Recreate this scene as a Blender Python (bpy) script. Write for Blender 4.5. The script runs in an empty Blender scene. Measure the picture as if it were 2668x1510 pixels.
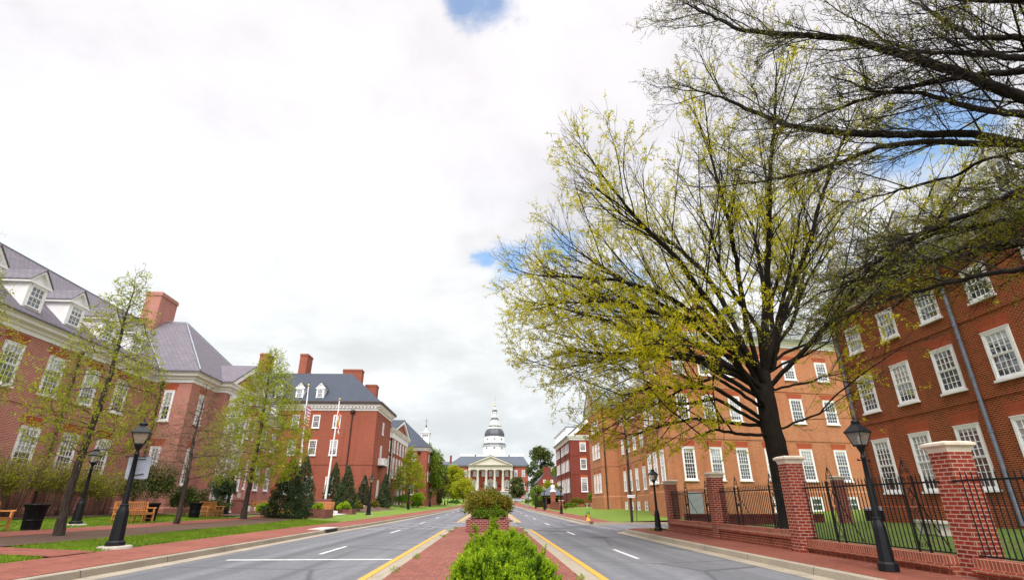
import bpy, math, random
import numpy as np
from mathutils import Vector, kdtree

# ---------------------------------------------------------------- camera, sky, sun, exposure
sc = bpy.context.scene
COL = sc.collection
R = math.radians
cam_d = bpy.data.cameras.new("camera"); cam = bpy.data.objects.new("camera", cam_d); COL.objects.link(cam)
cam.location = (0, 0, 1.4); cam.rotation_euler = (R(90 + 22.37), 0, R(-2.18))
cam_d.sensor_width = 36; cam_d.lens = 18.15; cam_d.clip_end = 3000; cam_d.clip_start = 0.05
sc.camera = cam

SUN_EL, SUN_AZ = 52, -165         # azimuth from +Y, clockwise (sun behind thin cloud, behind the camera to the left)
w = bpy.data.worlds.new("World"); sc.world = w; w.use_nodes = True
NT = w.node_tree; NT.nodes.clear()
def wn(t, **k):
    n = NT.nodes.new(t)
    for a, b in k.items(): setattr(n, a, b)
    return n
def L(a, b): NT.links.new(a, b)
out = wn('ShaderNodeOutputWorld'); bg = wn('ShaderNodeBackground'); bg.inputs['Strength'].default_value = 0.1
sky = wn('ShaderNodeTexSky', sky_type='NISHITA'); sky.sun_disc = False
sky.sun_elevation = R(SUN_EL); sky.sun_rotation = R(SUN_AZ); sky.air_density = 1.0; sky.dust_density = 1.0; sky.ozone_density = 1.5
tc = wn('ShaderNodeTexCoord'); sep = wn('ShaderNodeSeparateXYZ'); L(tc.outputs['Generated'], sep.inputs[0])
def mth(op, a, b=None, clamp=False):
    n = wn('ShaderNodeMath', operation=op); n.use_clamp = clamp
    for i, x in enumerate((a, b)):
        if x is None: continue
        if isinstance(x, (int, float)): n.inputs[i].default_value = x
        else: L(x, n.inputs[i])
    return n.outputs[0]
def mapr(v, a, b, c=0., d=1., it='SMOOTHSTEP'):
    n = wn('ShaderNodeMapRange', interpolation_type=it)
    for i, x in zip((1, 2, 3, 4), (a, b, c, d)): n.inputs[i].default_value = x
    L(v, n.inputs[0]); return n.outputs[0]
zz = mth('ADD', mth('MAXIMUM', sep.outputs[2], 0.0), 0.28)
cmb = wn('ShaderNodeCombineXYZ'); L(mth('DIVIDE', sep.outputs[0], zz), cmb.inputs[0]); L(mth('DIVIDE', sep.outputs[1], zz), cmb.inputs[1])
def wnoise(scale, detail, rough, off=0., dist=0.):
    mp = wn('ShaderNodeMapping'); mp.inputs['Location'].default_value = (off, off * .7, off * .3); L(cmb.outputs[0], mp.inputs[0])
    n = wn('ShaderNodeTexNoise'); n.inputs['Scale'].default_value = scale; n.inputs['Detail'].default_value = detail
    n.inputs['Roughness'].default_value = rough; n.inputs['Distortion'].default_value = dist
    L(mp.outputs[0], n.inputs['Vector']); return n.outputs['Fac']
n1 = wnoise(1.1, 9, .55, 3.1, .3); n2 = wnoise(3.2, 8, .6, 7.7, .2); n3 = wnoise(.55, 4, .5, 1.3)
mixed = mth('ADD', mth('MULTIPLY', n1, .6), mth('MULTIPLY', n2, .4))
body = mapr(mixed, .38, .62)                                     # fine light and dark in the clouds
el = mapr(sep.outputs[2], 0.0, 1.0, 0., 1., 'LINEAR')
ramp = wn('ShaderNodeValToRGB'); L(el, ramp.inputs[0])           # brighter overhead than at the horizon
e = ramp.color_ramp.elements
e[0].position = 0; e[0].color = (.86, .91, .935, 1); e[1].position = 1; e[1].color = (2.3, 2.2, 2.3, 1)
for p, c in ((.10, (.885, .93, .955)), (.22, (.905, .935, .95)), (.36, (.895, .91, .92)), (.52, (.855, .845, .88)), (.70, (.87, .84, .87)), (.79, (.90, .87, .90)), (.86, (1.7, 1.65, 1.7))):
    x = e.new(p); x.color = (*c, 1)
shade = mapr(body, 0., 1., .86, 1.10, 'LINEAR')
big = mapr(n3, .35, .65, .93, 1.06)
cl = wn('ShaderNodeMix', data_type='RGBA', blend_type='MULTIPLY'); cl.inputs[0].default_value = 1
L(ramp.outputs[0], cl.inputs[6])
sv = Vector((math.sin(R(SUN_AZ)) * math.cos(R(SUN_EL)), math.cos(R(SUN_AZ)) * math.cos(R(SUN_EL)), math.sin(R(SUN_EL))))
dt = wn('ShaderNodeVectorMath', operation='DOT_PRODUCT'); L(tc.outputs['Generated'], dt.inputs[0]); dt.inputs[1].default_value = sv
glow = mth('ADD', mapr(dt.outputs['Value'], .30, 1.0, 0., 1.4), 1.0)   # brightness added to the unseen sky behind the camera to light the facades
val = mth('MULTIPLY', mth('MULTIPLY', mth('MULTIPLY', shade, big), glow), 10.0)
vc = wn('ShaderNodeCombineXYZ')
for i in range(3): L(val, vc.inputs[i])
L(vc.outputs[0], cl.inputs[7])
gap = None                                                       # the few torn openings that show blue sky
for (dx, dy, dz), r, s in (((-.004, .625, .78), .052, .06), ((-.05, .62, .785), .025, .05), ((.035, .645, .765), .034, .05), ((.012, .652, .758), .028, .05), ((.03, .905, .425), .034, .055), ((-.005, .905, .43), .012, .04),
                        ((.11, .72, .685), .010, .025), ((-.235, .885, .405), .006, .03), ((.62, .60, .50), .03, .08), ((.26, .88, .39), .02, .06), ((.12, .90, .43), .015, .05)):
    v = Vector((dx, dy, dz)).normalized()
    vm = wn('ShaderNodeVectorMath', operation='DISTANCE'); L(tc.outputs['Generated'], vm.inputs[0]); vm.inputs[1].default_value = v
    dd = mth('ADD', vm.outputs['Value'], mth('MULTIPLY', mth('SUBTRACT', mixed, .5), .68))
    g = mapr(dd, r - s * .5, r + s * .5, 1., 0.)
    gap = g if gap is None else mth('MAXIMUM', gap, g)
skyb = wn('ShaderNodeMix', data_type='RGBA', blend_type='MULTIPLY'); skyb.inputs[0].default_value = 1
L(sky.outputs[0], skyb.inputs[6]); skyb.inputs[7].default_value = (1.75, 2.5, 2.75, 1)
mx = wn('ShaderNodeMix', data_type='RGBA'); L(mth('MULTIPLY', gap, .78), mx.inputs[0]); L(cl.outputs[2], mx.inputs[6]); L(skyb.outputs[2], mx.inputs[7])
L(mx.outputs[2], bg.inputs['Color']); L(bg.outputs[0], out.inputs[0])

sun_d = bpy.data.lights.new("sun", 'SUN'); sun = bpy.data.objects.new("sun", sun_d); COL.objects.link(sun)
sun_d.energy = 2.4; sun_d.angle = R(22); sun_d.color = (1, .95, .88)
sd = Vector((math.sin(R(SUN_AZ)) * math.cos(R(SUN_EL)), math.cos(R(SUN_AZ)) * math.cos(R(SUN_EL)), math.sin(R(SUN_EL))))
sun.rotation_euler = (-sd).to_track_quat('-Z', 'Y').to_euler()
vs = sc.view_settings; vs.view_transform = 'Standard'; vs.look = 'None'; vs.exposure = 0.08; vs.gamma = 1; vs.use_curve_mapping = False
sc.cycles.max_bounces = 6; sc.cycles.transparent_max_bounces = 6

# ---------------------------------------------------------------- helpers
RNG = np.random.default_rng(7); random.seed(7)
class MB:
    def __init__(s): s.v = []; s.f = []; s.sm = []
    def add(s, vs, fs, smooth=False):
        o = len(s.v); s.v += [tuple(map(float, p)) for p in vs]
        for f in fs: s.f.append([i + o for i in f]); s.sm.append(smooth)
        return s
    def box(s, x0, x1, y0, y1, z0, z1):
        return s.add([(x0, y0, z0), (x1, y0, z0), (x1, y1, z0), (x0, y1, z0), (x0, y0, z1), (x1, y0, z1), (x1, y1, z1), (x0, y1, z1)],
                     [(0, 3, 2, 1), (4, 5, 6, 7), (0, 1, 5, 4), (1, 2, 6, 5), (2, 3, 7, 6), (3, 0, 4, 7)])
    def poly(s, *p): return s.add(p, [list(range(len(p)))])
    def slab(s, pts, t):
        """a sloping sheet with thickness t downwards"""
        n = len(pts); a = [tuple(p) for p in pts]; b = [(p[0], p[1], p[2] - t) for p in pts]
        return s.add(a + b, [list(range(n)), list(range(2 * n - 1, n - 1, -1))] + [(i, i + n, (i + 1) % n + n, (i + 1) % n) for i in range(n)])
    def prism(s, pl, z0, z1, cap=True):
        n = len(pl); a = [(x, y, z0) for x, y in pl] + [(x, y, z1) for x, y in pl]
        fs = [(i, (i + 1) % n, n + (i + 1) % n, n + i) for i in range(n)]
        if cap: fs += [list(range(n, 2 * n)), list(range(n - 1, -1, -1))]
        return s.add(a, fs)
    def xprism(s, prof, axis, a0, a1):
        """profile in a vertical plane pushed along axis 0 (x) or 1 (y)"""
        mk = (lambda t, p: (t, p[0], p[1])) if axis == 0 else (lambda t, p: (p[0], t, p[1]))
        n = len(prof); a = [mk(a0, p) for p in prof] + [mk(a1, p) for p in prof]
        return s.add(a, [(i, (i + 1) % n, n + (i + 1) % n, n + i) for i in range(n)] + [list(range(n - 1, -1, -1)), list(range(n, 2 * n))])
    def cyl(s, p0, p1, r0, r1=None, n=8, smooth=True, rot=0.):
        r1 = r0 if r1 is None else r1
        p0, p1 = Vector(p0), Vector(p1); d = (p1 - p0).normalized()
        u = d.orthogonal().normalized() if abs(d.z) < .999 else Vector((1, 0, 0)); q = d.cross(u)
        ring = [[p + (u * math.cos(rot + 2 * math.pi * i / n) + q * math.sin(rot + 2 * math.pi * i / n)) * r for i in range(n)] for p, r in ((p0, r0), (p1, r1))]
        s.add(ring[0] + ring[1], [(i, (i + 1) % n, n + (i + 1) % n, n + i) for i in range(n)], smooth)
        return s.add(ring[0] + ring[1], [list(range(n - 1, -1, -1)), list(range(n, 2 * n))])
    def lathe(s, prof, n=12, c=(0, 0), smooth=True, rot=0., sy=1.):
        vs = []; fs = []; m = len(prof)
        for r, z in prof:
            for i in range(n):
                a = rot + 2 * math.pi * i / n; vs.append((c[0] + r * math.cos(a), c[1] + r * math.sin(a) * sy, z))
        for j in range(m - 1):
            for i in range(n):
                fs.append((j * n + i, j * n + (i + 1) % n, (j + 1) * n + (i + 1) % n, (j + 1) * n + i))
        s.add(vs, fs, smooth)
        return s.add(vs[:n] + vs[-n:], [list(range(n - 1, -1, -1)), list(range(n, 2 * n))])
    def tube(s, pts, rs, n=6, smooth=True):
        pts = [Vector(p) for p in pts]
        if isinstance(rs, (int, float)): rs = [rs] * len(pts)
        vs = []; fs = []; u = None
        for i, p in enumerate(pts):
            d = (pts[min(i + 1, len(pts) - 1)] - pts[max(i - 1, 0)]).normalized()
            u = d.orthogonal().normalized() if u is None else (u - d * u.dot(d)).normalized()
            q = d.cross(u)
            vs += [p + (u * math.cos(2 * math.pi * k / n) + q * math.sin(2 * math.pi * k / n)) * rs[i] for k in range(n)]
        for j in range(len(pts) - 1):
            for k in range(n): fs.append((j * n + k, j * n + (k + 1) % n, (j + 1) * n + (k + 1) % n, (j + 1) * n + k))
        s.add(vs, fs, smooth)
        return s.add(vs[:n] + vs[-n:], [list(range(n - 1, -1, -1)), list(range(n, 2 * n))])
    def sweep(s, path, prof, closed=False):
        """moulding: prof = [(out, z)] carried along a plan path, out = right of travel, mitred"""
        m = len(path); vs = []
        def nrm(a, b):
            d = Vector((b[0] - a[0], b[1] - a[1])).normalized(); return Vector((d.y, -d.x))
        for i, p in enumerate(path):
            a = nrm(path[i - 1], p) if (i > 0 or closed) else None
            b = nrm(p, path[(i + 1) % m]) if (i < m - 1 or closed) else None
            if a is None: mt = b
            elif b is None: mt = a
            else: mt = (a + b) / max(.3, 1 + a.dot(b))
            vs += [(p[0] + mt.x * o, p[1] + mt.y * o, z) for o, z in prof]
        k = len(prof); fs = []
        for i in range(m if closed else m - 1):
            j = (i + 1) % m
            for t in range(k): fs.append((i * k + t, j * k + t, j * k + (t + 1) % k, i * k + (t + 1) % k))
        if not closed: fs += [list(range(k)), list(range(m * k - 1, (m - 1) * k - 1, -1))]
        return s.add(vs, fs)
    def mesh(s, name, mat):
        me = bpy.data.meshes.new(name); me.from_pydata(s.v, [], s.f)
        uv = me.uv_layers.new(name="UVMap"); Z = Vector((0, 0, 1)); data = [0.] * (2 * len(me.loops))
        for p in me.polygons:
            nn = p.normal; t = Z.cross(nn); t = Vector((1, 0, 0)) if t.length < .12 else t.normalized()
            b = Vector((0, 1, 0)) if abs(nn.z) > .993 else nn.cross(t)
            for li in p.loop_indices:
                c = me.vertices[me.loops[li].vertex_index].co; data[2 * li] = c.dot(t); data[2 * li + 1] = c.dot(b)
        uv.data.foreach_set('uv', data)
        me.polygons.foreach_set('use_smooth', s.sm); me.materials.append(mat); me.update(); return me
    def build(s, name, mat, parent=None, loc=(0, 0, 0), rz=0.):
        return link(bpy.data.objects.new(name, s.mesh(name, mat)), parent, loc, rz)
def link(o, parent=None, loc=(0, 0, 0), rz=0.):
    COL.objects.link(o); o.location = loc; o.rotation_euler = (0, 0, rz)
    if parent: o.parent = parent
    return o
def tag(o, label, cat, group=None, kind=None):
    o['label'] = label; o['category'] = cat
    if group: o['group'] = group
    if kind: o['kind'] = kind
    return o
def thing(name, label, cat, loc=(0, 0, 0), rz=0., group=None):
    o = bpy.data.objects.new(name, None); o.empty_display_size = .2; link(o, None, loc, rz); return tag(o, label, cat, group)
def copy_tree(o, parent=None):
    c = o.copy(); COL.objects.link(c)
    if parent: c.parent = parent
    for ch in list(o.children): copy_tree(ch, c)
    return c
def dup(o, label, loc, rz=None, scale=None):
    c = copy_tree(o); c['label'] = label; c.location = loc
    if rz is not None: c.rotation_euler = (0, 0, rz)
    if scale is not None: c.scale = (scale,) * 3 if isinstance(scale, (int, float)) else scale
    return c
def np_obj(name, V, F, mat, parent=None, smooth=False, loc=(0, 0, 0)):
    V = np.asarray(V, dtype=np.float32); F = np.asarray(F, dtype=np.int32); k = F.shape[1]
    me = bpy.data.meshes.new(name); me.vertices.add(len(V)); me.vertices.foreach_set('co', V.ravel())
    me.loops.add(F.size); me.loops.foreach_set('vertex_index', F.ravel()); me.polygons.add(len(F))
    me.polygons.foreach_set('loop_start', np.arange(0, F.size, k, dtype=np.int32))
    if smooth: me.polygons.foreach_set('use_smooth', np.ones(len(F), dtype=bool))
    me.update(calc_edges=True); me.materials.append(mat)
    return link(bpy.data.objects.new(name, me), parent, loc)
def struct(o): o['kind'] = 'structure'; return o

# ---------------------------------------------------------------- materials
class M:
    def __init__(s, name):
        s.m = bpy.data.materials.new(name); s.m.use_nodes = True; s.t = s.m.node_tree
        s.b = s.t.nodes['Principled BSDF']; s.o = s.t.nodes['Material Output']
    def n(s, typ, ins=None, **k):
        n = s.t.nodes.new(typ)
        for a, b in k.items(): setattr(n, a, b)
        for a, b in (ins or {}).items():
            if hasattr(b, 'links') or isinstance(b, bpy.types.NodeSocket): s.t.links.new(b, n.inputs[a])
            else: n.inputs[a].default_value = b
        return n
    def set(s, **k):
        for a, b in k.items():
            a = a.replace('_', ' ')
            if isinstance(b, bpy.types.NodeSocket): s.t.links.new(b, s.b.inputs[a])
            else: s.b.inputs[a].default_value = b
    def uv(s): return s.n('ShaderNodeTexCoord').outputs['UV']
    def ob(s): return s.n('ShaderNodeTexCoord').outputs['Object']
    def noise(s, scale, detail=4, vec=None, rough=.55):
        i = {'Scale': scale, 'Detail': detail, 'Roughness': rough}
        if vec is not None: i['Vector'] = vec
        return s.n('ShaderNodeTexNoise', i).outputs['Fac']
    def rng(s, v, a, b, c, d): return s.n('ShaderNodeMapRange', {0: v, 1: a, 2: b, 3: c, 4: d}).outputs[0]
    def mix(s, f, a, b, bt='MIX'):
        c4 = lambda c: (*c, 1) if isinstance(c, tuple) and len(c) == 3 else c
        return s.n('ShaderNodeMix', {0: f, 6: c4(a), 7: c4(b)}, data_type='RGBA', blend_type=bt).outputs[2]
    def bump(s, h, st=.3, d=.02):
        s.set(Normal=s.n('ShaderNodeBump', {'Height': h, 'Strength': st, 'Distance': d}).outputs[0])
def plain(name, c, rough=.6, var=.15, scale=6., metal=0., spec=.5, bump=0.):
    m = M(name); v = m.ob(); nz = m.noise(scale, 5, v)
    lo = tuple(x * (1 - var) for x in c); hi = tuple(min(1, x * (1 + var)) for x in c)
    m.set(Base_Color=m.mix(m.rng(nz, .3, .7, 0, 1), lo, hi), Roughness=rough, Metallic=metal)
    m.b.inputs['Specular IOR Level'].default_value = spec
    if bump: m.bump(m.noise(scale * 8, 4, v), bump, .01)
    return m.m
def brick(name, c1, c2, mortar, bw=.215, rh=.075, ms=.011, off=.5, stain=.25, bump=.5, rot=0.):
    m = M(name); uv = m.uv()
    if rot: uv = m.n('ShaderNodeMapping', {'Vector': uv, 'Rotation': (0, 0, rot)}).outputs[0]
    b = m.n('ShaderNodeTexBrick', {'Vector': uv, 'Color1': (*c1, 1), 'Color2': (*c2, 1), 'Mortar': (*mortar, 1), 'Scale': 1., 'Mortar Size': ms,
                                    'Mortar Smooth': .15, 'Bias': -.1, 'Brick Width': bw, 'Row Height': rh}, offset=off)
    nz = m.noise(.35, 6, uv); nf = m.noise(14, 3, uv)
    k = m.mix(m.rng(nz, .3, .75, 0, stain), b.outputs[0], tuple(x * .45 for x in c1))
    ns = m.noise(1.0, 5, m.n('ShaderNodeMapping', {'Vector': uv, 'Scale': (1.6, .12, 1.)}).outputs[0]); k = m.mix(m.rng(ns, .5, .8, 0, stain * 1.3), k, tuple(x * .5 for x in c2)); n4 = m.noise(.16, 3, uv); k = m.mix(m.rng(n4, .5, .7, 0, stain), k, tuple(min(1, x * 1.25 + .02) for x in c1))
    k = m.mix(.35, k, m.mix(nf, (.55, .55, .55), (1.35, 1.35, 1.35)), 'MULTIPLY')
    m.set(Base_Color=k, Roughness=.85); m.b.inputs['Specular IOR Level'].default_value = .2
    if bump: m.bump(m.mix(.5, b.outputs[1], nf), -bump, .012)
    return m.m
def slate(name, c1, c2, gap=(.05, .05, .06)):
    m = M(name); uv = m.uv()
    b = m.n('ShaderNodeTexBrick', {'Vector': uv, 'Color1': (*c1, 1), 'Color2': (*c2, 1), 'Mortar': (*gap, 1), 'Scale': 1., 'Mortar Size': .018,
                                    'Mortar Smooth': .3, 'Brick Width': .34, 'Row Height': .23}, offset=.5)
    nz = m.noise(.6, 6, uv); n2 = m.noise(7, 4, uv)
    k = m.mix(m.rng(nz, .3, .7, 0, .5), b.outputs[0], tuple(x * .65 for x in c1)); k = m.mix(m.rng(n2, .45, .75, 0, .3), k, tuple(min(1, x * 1.6) for x in c2))
    m.set(Base_Color=k, Roughness=.75); m.b.inputs['Specular IOR Level'].default_value = .25; m.bump(b.outputs[1], -.5, .02); return m.m
def leafmat(name, cols, trans=.45, noise_scale=.9):
    m = M(name); g = m.n('ShaderNodeNewGeometry')
    r = m.n('ShaderNodeValToRGB', {0: g.outputs['Random Per Island']}); e = r.color_ramp.elements
    e[0].color = (*cols[0], 1); e[1].color = (*cols[-1], 1)
    for i, c in enumerate(cols[1:-1]): e.new((i + 1) / (len(cols) - 1)).color = (*c, 1)
    nz = m.noise(noise_scale, 3, m.ob())
    k = m.mix(.8, r.outputs[0], m.mix(m.rng(nz, .3, .7, 0, 1), (.65, .7, .65), (1.3, 1.25, 1.1)), 'MULTIPLY')
    m.set(Base_Color=k, Roughness=.6); m.b.inputs['Specular IOR Level'].default_value = .25
    t = m.n('ShaderNodeBsdfTranslucent', {'Color': m.mix(.6, k, (1.3, 1.3, .5), 'MULTIPLY')})
    x = m.n('ShaderNodeMixShader', {0: trans, 1: m.b.outputs[0], 2: t.outputs[0]}); m.t.links.new(x.outputs[0], m.o.inputs[0]); return m.m
def bark(name, c, scale=9., sm=False):
    m = M(name); mp = m.n('ShaderNodeMapping', {'Vector': m.ob(), 'Scale': (1, 1, .16)}).outputs[0]
    a = m.noise(scale * 2.2, 6, mp, .65); b = m.noise(1.2, 3, m.ob())
    k = m.mix(m.rng(a, .35, .65, 0, 1), tuple(x * .35 for x in c), c); k = m.mix(m.rng(b, .5, .75, 0, .25), k, (.035, .038, .025))
    m.set(Base_Color=k, Roughness=.9); m.b.inputs['Specular IOR Level'].default_value = .15
    m.bump(a, .9, .04); return m.m
def glass(name, dark, blind):
    m = M(name); s = m.n('ShaderNodeSeparateXYZ', {0: m.ob()}); oi = m.n('ShaderNodeObjectInfo')
    nz = m.noise(1.3, 3, m.ob())
    th = m.n('ShaderNodeMath', {0: s.outputs[2], 1: m.rng(oi.outputs['Random'], 0, 1, .35, 2.6)}, operation='GREATER_THAN').outputs[0]
    slat = m.n('ShaderNodeMath', {0: m.n('ShaderNodeMath', {0: s.outputs[2], 1: 110.}, operation='MULTIPLY').outputs[0]}, operation='SINE').outputs[0]
    bl = m.mix(m.rng(slat, -1, 1, 0, 1), tuple(x * .8 for x in blind), blind)
    k = m.mix(m.n('ShaderNodeMath', {0: th, 1: .85}, operation='MULTIPLY').outputs[0], m.mix(m.rng(nz, .3, .7, 0, 1), tuple(x * .4 for x in dark), dark), bl)
    m.set(Base_Color=k, Roughness=.5); m.b.inputs['Specular IOR Level'].default_value = .1
    gl = m.n('ShaderNodeBsdfGlossy', {'Roughness': .03, 'Color': (.9, .95, 1, 1)})
    lw = m.n('ShaderNodeFresnel', {'IOR': 1.52})
    bmp = m.n('ShaderNodeBump', {'Height': m.noise(2.2, 2, m.ob()), 'Strength': .12, 'Distance': .05}); m.t.links.new(bmp.outputs[0], gl.inputs['Normal'])
    f = m.n('ShaderNodeMath', {0: lw.outputs[0], 1: .10}, operation='ADD').outputs[0]
    x = m.n('ShaderNodeMixShader', {0: f, 1: m.b.outputs[0], 2: gl.outputs[0]}); m.t.links.new(x.outputs[0], m.o.inputs[0]); return m.m

BRICK_L = brick('brick_rose', (.44, .115, .080), (.30, .075, .058), (.62, .44, .37), ms=.011)  # brick made paler, the haze over the left side put into its colour
BRICK_B = brick('brick_red', (.32, .064, .034), (.20, .040, .024), (.42, .21, .14), ms=.010)
BRICK_A = brick('brick_deep', (.29, .038, .011), (.12, .015, .006), (.42, .22, .10), ms=.011)
BRICK_O = brick('brick_orange', (.45, .100, .028), (.23, .042, .015), (.64, .42, .24), ms=.013)
BRICK_F = brick('brick_dark', (.22, .032, .020), (.15, .022, .016), (.24, .10, .08), ms=.008)
BRICK_P = brick('brick_pier', (.28, .036, .018), (.14, .018, .011), (.42, .28, .22), ms=.010, stain=.3, bump=.8)
BRICK_W = brick('brick_worn', (.31, .062, .030), (.18, .034, .018), (.44, .28, .20), ms=.009, stain=.5, bump=.9)
BRICK_PL = brick('brick_planter', (.20, .026, .022), (.13, .017, .016), (.42, .27, .23), ms=.010, stain=.12)
ARCH = brick('brick_arch', (.38, .075, .028), (.29, .055, .022), (.42, .17, .10), bw=.30, rh=.072, ms=.005, off=0., rot=math.pi / 2, stain=.1)
PAVE = brick('brick_paving', (.27, .088, .060), (.18, .056, .041), (.18, .095, .07), bw=.2, rh=.1, ms=.006, stain=.3, bump=.3)
PAVE_M = brick('brick_median', (.28, .088, .060), (.19, .058, .042), (.12, .085, .07), bw=.21, rh=.105, ms=.010, stain=.3, bump=.5, rot=math.pi / 2)
PAVE_R = brick('brick_paving_worn', (.23, .066, .040), (.155, .045, .029), (.16, .08, .06), bw=.2, rh=.1, ms=.006, stain=.4, bump=.3)
SLATE_L = slate('slate_mauve', (.185, .165, .19), (.135, .122, .145), (.035, .032, .04))  # slate lightened as well, haze mixed into its colour
SLATE_B = slate('slate_blue', (.062, .075, .10), (.045, .055, .076), (.02, .022, .03))
SLATE_A = slate('slate_weathered', (.25, .275, .26), (.18, .205, .195))
SLATE_S = slate('slate_grey', (.105, .125, .15), (.085, .10, .125), (.06, .07, .09))
WHITE = plain('white_paint', (.84, .83, .83), .5, .05, 2.5)
STONE = plain('limestone', (.56, .515, .445), .8, .15, 3., bump=.2)
STONE_G = brick('ashlar_grey', (.36, .35, .33), (.27, .27, .26), (.2, .2, .2), bw=.9, rh=.42, ms=.015)
CONC = plain('concrete', (.40, .36, .30), .85, .14, 4., bump=.3)
CONC_L = plain('concrete_pale', (.45, .43, .40), .85, .1, 3., bump=.2)
BLACK = plain('black_enamel', (.008, .009, .011), .42, .3, 9., spec=.22)
GREYM = plain('grey_metal', (.33, .36, .42), .45, .12, 5., metal=.3)
PIPEM = plain('pipe_blue_grey', (.17, .19, .25), .45, .15, 5., metal=.2)
BROWNM = plain('brown_metal', (.045, .022, .016), .6, .2, 8.)
TEAK = plain('oiled_teak', (.50, .215, .065), .5, .3, 14., bump=.15)
YELLOW = plain('yellow_paint', (.52, .285, .028), .7, .16, 9.)
LINEW = plain('road_white', (.55, .55, .55), .75, .16, 8.)
DOME = plain('lead_dome', (.055, .062, .076), .5, .15, 1.)
GOLD = plain('gilding', (.75, .48, .08), .3, .1, 3., metal=.8)
GLASS = glass('window_glass', (.05, .055, .065), (.46, .48, .49))
GLASS_D = glass('window_glass_dark', (.05, .06, .075), (.22, .25, .28))
LAMPGL = plain('lamp_glass', (.62, .58, .54), .15, .1, 6.)
SOIL = plain('mulch', (.090, .048, .030), .95, .4, 22., bump=.9)
PINKST = plain('curb_stone_cap', (.62, .53, .43), .75, .14, 5., bump=.2)
def asphalt():
    m = M('asphalt'); v = m.ob(); a = m.noise(38, 4, v, .7); b = m.noise(.22, 5, v); c = m.noise(2.3, 5, v)
    k = m.mix(m.rng(a, .3, .7, 0, 1), (.10, .104, .114), (.20, .205, .22)); k = m.mix(m.rng(b, .35, .7, 0, .45), k, (.09, .094, .103)); k = m.mix(m.rng(c, .52, .75, 0, .5), k, (.22, .22, .225)); k = m.mix(.5, k, m.mix(m.rng(m.noise(7, 4, v, .7), .3, .7, 0, 1), (.7, .7, .7), (1.3, 1.3, 1.3)), 'MULTIPLY')
    vo = m.n('ShaderNodeTexVoronoi', {'Vector': m.mix(.92, m.n('ShaderNodeTexNoise', {'Vector': v, 'Scale': .8, 'Detail': 4}).outputs['Color'], v), 'Scale': .2}, feature='DISTANCE_TO_EDGE')
    k = m.mix(m.rng(vo.outputs[0], 0, .014, .75, 0), k, (.03, .03, .034))
    st = m.n('ShaderNodeMapping', {'Vector': v, 'Scale': (1., .02, 1)}).outputs[0]; k = m.mix(m.rng(m.noise(1.1, 3, st), .42, .66, 0, .75), k, (.06, .063, .07))
    m.set(Base_Color=k, Roughness=.85); m.bump(a, .35, .01); return m.m
ASPH = asphalt()
def lawnmat(name, a, b, dry):
    m = M(name); v = m.ob(); n1 = m.noise(26, 5, v, .7); n2 = m.noise(.7, 4, v)
    k = m.mix(m.rng(n1, .3, .7, 0, 1), a, b); k = m.mix(m.rng(n2, .5, .75, 0, .55), k, dry); m.set(Base_Color=k, Roughness=.9); m.bump(n1, .8, .05); return m.m
LAWN = lawnmat('lawn', (.080, .150, .006), (.150, .235, .010), (.165, .20, .02))
LAWN_Y = lawnmat('lawn_thin', (.06, .13, .012), (.12, .17, .025), (.24, .17, .085))
BLADE = leafmat('grass_blades', [(.095, .17, .008), (.155, .245, .012), (.21, .28, .025)], .3)
BARK_D = bark('bark_dark', (.026, .019, .015)); BARK_G = bark('bark_grey', (.085, .064, .056)); TWIG_D = plain('twig_dark', (.045, .030, .022), .8, .2, 9.); TWIG = plain('twig', (.20, .115, .085), .8, .2, 9.)
LF_OAK = leafmat('leaf_spring_gold', [(.46, .43, .008), (.60, .54, .010), (.36, .40, .010), (.56, .42, .012)], .58)
LF_OAK2 = leafmat('leaf_spring_olive', [(.15, .17, .007), (.24, .24, .010), (.10, .13, .007), (.26, .19, .010)], .45)
LF_YOUNG = leafmat('leaf_spring_green', [(.29, .36, .012), (.40, .45, .015), (.23, .33, .012), (.40, .38, .018)], .5)
LF_BUD = leafmat('leaf_bud', [(.27, .22, .05), (.32, .24, .08), (.22, .21, .04)], .4)
LF_HOLLY = leafmat('leaf_holly', [(.018, .04, .017), (.032, .065, .022), (.055, .085, .025), (.085, .11, .06)], .12)
LF_GREEN = leafmat('leaf_mid_green', [(.06, .13, .010), (.12, .20, .012), (.20, .27, .015)], .35)
LF_LIME = leafmat('leaf_lime', [(.20, .34, .008), (.32, .46, .010), (.12, .25, .008), (.42, .50, .015)], .38, 3.)
LF_YEWD = leafmat('leaf_yew_old', [(.025, .07, .008), (.05, .12, .01), (.09, .18, .012)], .2); LF_BOX = leafmat('leaf_box', [(.05, .13, .006), (.10, .20, .008), (.03, .085, .006)], .3)
LF_RED = leafmat('leaf_copper', [(.10, .13, .010), (.18, .20, .012), (.24, .11, .012), (.07, .10, .008), (.22, .24, .016), (.16, .09, .010)], .3, 3.)
LF_GOLDEN = leafmat('leaf_golden', [(.30, .34, .015), (.40, .36, .02), (.20, .30, .02)], .5)
LF_DEEP = leafmat('leaf_deep', [(.03, .05, .012), (.05, .085, .015), (.085, .10, .02), (.12, .09, .03)], .15)
LF_FOR = leafmat('leaf_forsythia', [(.34, .40, .012), (.44, .46, .02), (.26, .33, .012)], .5)
PETAL = leafmat('petal_yellow', [(.75, .40, .01), (.8, .5, .02)], .2)

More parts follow.
